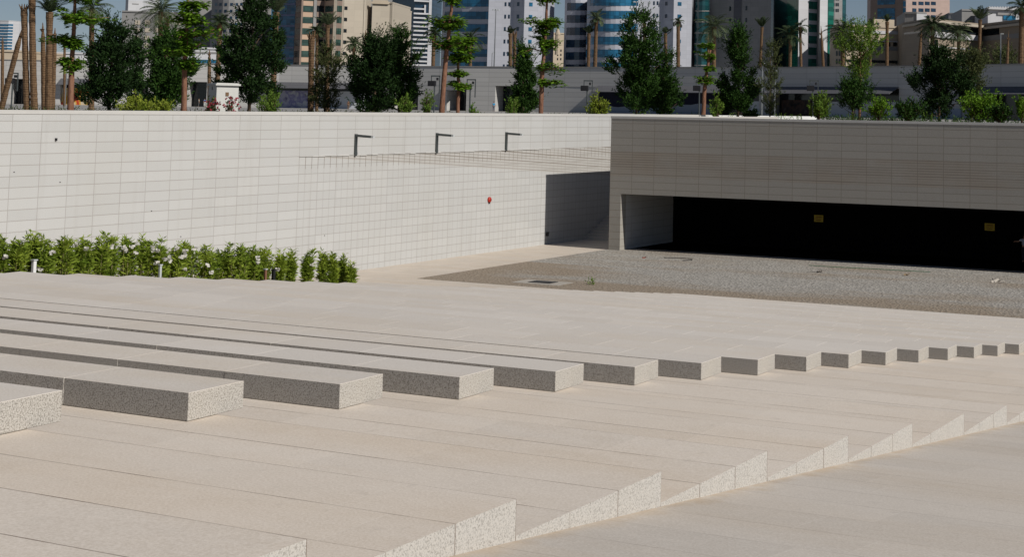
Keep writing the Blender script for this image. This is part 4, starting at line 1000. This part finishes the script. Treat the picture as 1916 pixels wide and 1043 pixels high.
# ------------------------------------------------------------------ floodlight frames, masts, street lights
def flood(u,vt,d,lab,zg=GZ,wd=14,lit=False):
    base=gnd(u,d,zg); t=thing('floodlight_post',base,lab,'floodlight post','floodlight posts between the trees'); px=d/F
    z1=zpx(u,vt,d); e=_rt; b=MB()
    b.tube([base,Vector((base.x,base.y,z1-12*px))],1.4*px,8); b.build('pole',M['lampmetal'],t)
    mt=Matrix.Translation(Vector((base.x,base.y,z1)))@Matrix.Rotation(YAW,4,'Z')
    b=MB(); w_=wd*px
    b.box(-.5*w_,-.4*w_,-.06,.06,-14*px,0,mt); b.box(.4*w_+.2*w_,.52*w_+.2*w_,-.06,.06,-34*px,0,mt); b.box(-.5*w_,.7*w_,-.06,.06,-2*px,0.02,mt); b.build('frame',M['lampmetal'],t)
    b=MB(); b.box(-.85*w_,.15*w_,-.35,.25,-20*px,-10*px,mt); o=b.build('lamp_box',M['black'],t); bevel(o,.03)
    b=MB(); b.box(.25*w_,.45*w_,-.2,.2,-9*px,-4*px,mt); b.build('small_lamp',M['black'],t)
flood(1098,150,150,'black floodlight on a frame at the shop corner by the yellow green bush')
flood(1308,150,150,'black floodlight half hidden by the small tiered tree')
flood(1521,150,150,'black floodlight above the round bush at the end of the parapet')
flood(879,148,150,'black floodlight right of the short tiered tree')
flood(812,141,150,'black twin floodlight left of the leaning tiered trunk')
flood(22,136,150,'black floodlight by the leaning palm at the left edge')
flood(243,152,150,'black floodlight showing at the edge of the dense left tree')
def mast(u,vt,vb,d,lab,ub=None):
    base=gnd(u if ub is None else ub,d,GZ); top_=at(u,vt,d); t=thing('lamp_mast',base,lab,'lamp mast'); px=d/F
    b=MB(); b.tube([base,base.lerp(top_,.5),top_],[1.4*px,1.1*px,.7*px],8); b.build('pole',M['metal'],t)
    for k in range(6):
        a=k*1.047+.3; h=Vector((math.cos(a),math.sin(a),0)); q=top_+h*5.5*px+Vector((0,0,-1*px)); b=MB(); b.tube([top_,q],[.3*px,.3*px],4); b.build('arm',M['metal'],t)
        b=MB(); b.tube([q+Vector((0,0,.9*px)),q-Vector((0,0,.9*px))],[1.1*px,1.5*px],7); b.build('lamp_head',M['lens'],t)
mast(928,17,125,295,'tall lamp mast with a ring of heads on the white slab tower',ub=922)
mast(1191,2,125,295,'tall lamp mast at the right side of the curved tower',ub=1187)
def slim(u,vt,d,lab,zg=GZ,r_=1.2,mat='metal'):
    base=gnd(u,d,zg); z1=zpx(u,vt,d); px=d/F; t=thing('street_light',base,lab,'street light'); b=MB(); b.tube([base,Vector((base.x,base.y,z1))],r_*px,8); b.build('pole',M[mat],t)
    b=MB(); q=Vector((base.x,base.y,z1)); b.box(-.5*px,6*px,-.8*px,.8*px,-.8*px,.4*px,Matrix.Translation(q)@Matrix.Rotation(YAW,4,'Z')); b.build('lamp_head',M['lens'],t)
slim(1872,62,290,'slim white street light before the right hotel wing')
slim(1425,118,160,'grey street light post by the dark conical tree',r_=1.8)
slim(1449,132,160,'grey post right of the thin young tree',r_=1.8)
slim(918,98,295,'short thin pole beside the tall lamp mast',r_=.6)
slim(1539,70,295,'thin pole on the white pier of the green tower',r_=.5)
slim(122,130,200,'pale slim street light left of the food poster',r_=.8)
# ------------------------------------------------------------------ people
def person(u,vf,vh,d,lab,top,leg,zg=GZ,face_=0.0,armout=False,hair=(.02,.015,.012),skin=(.35,.2,.13),zb=None):
    base=gnd(u,d,zg if zb is None else zb); H=zpx(u,vh,d)-base.z
    H=min(max(H,1.5),1.85); t=thing('person',base,lab,'person'); s=H/1.75; Rm=Matrix.Translation(base)@Matrix.Rotation(face_,4,'Z')
    def skinmesh(name,vs,es,rs,mat,sub=1):
        me=bpy.data.meshes.new(name); me.from_pydata([tuple(Vector(v)*s) for v in vs],es,[]); o=bpy.data.objects.new(name,me); COL.objects.link(o); o.parent=t; o.rotation_euler=(0,0,face_)
        m_=o.modifiers.new('s','SKIN'); 
        for i,r_ in enumerate(rs): me.skin_vertices[0].data[i].radius=(r_[0]*s,r_[1]*s) if isinstance(r_,tuple) else (r_*s,r_*s)
        me.skin_vertices[0].data[0].use_root=True; m2=o.modifiers.new('u','SUBSURF'); m2.levels=sub; m2.render_levels=sub; me.materials.append(mat); return o
    ms=simple('skin tone',skin,.6); mt=simple('shirt cloth '+lab[:12],top,.9); ml=simple('trouser cloth '+lab[:12],leg,.9)
    ha=(-.62,.05,1.30) if armout else (-.24,.06,.86); el=(-.40,.0,1.30) if armout else (-.25,-.02,1.12)
    # body: one continuous surface (legs, torso, arms, neck, head)
    vs=[(0,0,.95),(0,0,1.15),(0,0,1.38),(0,0,1.50),(0,.02,1.60),(0,.01,1.70),(-.09,0,.90),(-.10,.03,.50),(-.10,-.02,.09),(-.10,.13,.04),(.09,0,.90),(.11,-.03,.50),(.12,-.08,.09),(.12,.07,.04),
        (-.17,0,1.41),el,ha,(.17,0,1.41),(.24,-.02,1.12),(.23,.07,.87),(ha[0]-.03,ha[1]+.03,ha[2]-.08),(.23,.09,.78)]
    es=[(0,1),(1,2),(2,3),(3,4),(4,5),(0,6),(6,7),(7,8),(8,9),(0,10),(10,11),(11,12),(12,13),(2,14),(14,15),(15,16),(2,17),(17,18),(18,19),(16,20),(19,21)]
    rs=[(.14,.10),(.13,.095),(.15,.10),.055,.085,.075,.085,.058,.042,.035,.085,.058,.042,.035,.06,.042,.032,.06,.042,.032,.025,.025]
    skinmesh('body',vs,es,rs,ms)
    k=1.14
    skinmesh('shirt',[vs[0],vs[1],vs[2],vs[14],(tuple((Vector(vs[14])*.35+Vector(el)*.65))),vs[17],(tuple((Vector(vs[17])*.35+Vector(vs[18])*.65)))],[(0,1),(1,2),(2,3),(3,4),(2,5),(5,6)],[(.165,.125),(.155,.115),(.172,.122),.078,.066,.078,.066],mt)
    skinmesh('trousers',[vs[0],vs[6],vs[7],(vs[8][0],vs[8][1],.13),vs[10],vs[11],(vs[12][0],vs[12][1],.13)],[(0,1),(1,2),(2,3),(0,4),(4,5),(5,6)],[(.155,.115),.105,.078,.062,.105,.078,.062],ml)
    b=MB(); c_=Vector((0,-.015,1.70))
    me=bpy.data.meshes.new('hair'); bm=bmesh.new(); bmesh.ops.create_uvsphere(bm,u_segments=12,v_segments=8,radius=.098); 
    bmesh.ops.delete(bm,geom=[v for v in bm.verts if v.co.z<-.03 and v.co.y>-.02],context='VERTS'); bmesh.ops.translate(bm,verts=bm.verts,vec=c_); bmesh.ops.scale(bm,verts=bm.verts,vec=(s,s,s)); bm.to_mesh(me); bm.free()
    me.materials.append(simple('hair tone',hair,.8)); o=bpy.data.objects.new('hair',me); COL.objects.link(o); o.parent=t; o.rotation_euler=(0,0,face_)
person(924,208,190,268,'person in a bright blue shirt walking by the grey shop wall',(.03,.30,.55),(.12,.13,.16),face_=YAW)
person(652,208,189,250,'person in a brown shirt seen from behind before the white hoarding',(.16,.085,.05),(.17,.11,.07),face_=YAW)
person(383,208,188,262,'person in a blue and white shirt left of the kiosk',(.05,.16,.40),(.55,.55,.52),face_=YAW+1)
person(372,208,191,262,'person in a white shirt beside the dark shop doorway',(.5,.47,.4),(.1,.1,.1),face_=YAW-1)
person(1917,488,437,88,'person in a pale shirt at the right edge in the dark garage',(.42,.46,.56),(.03,.03,.04),face_=YAW,armout=True,zb=.01)
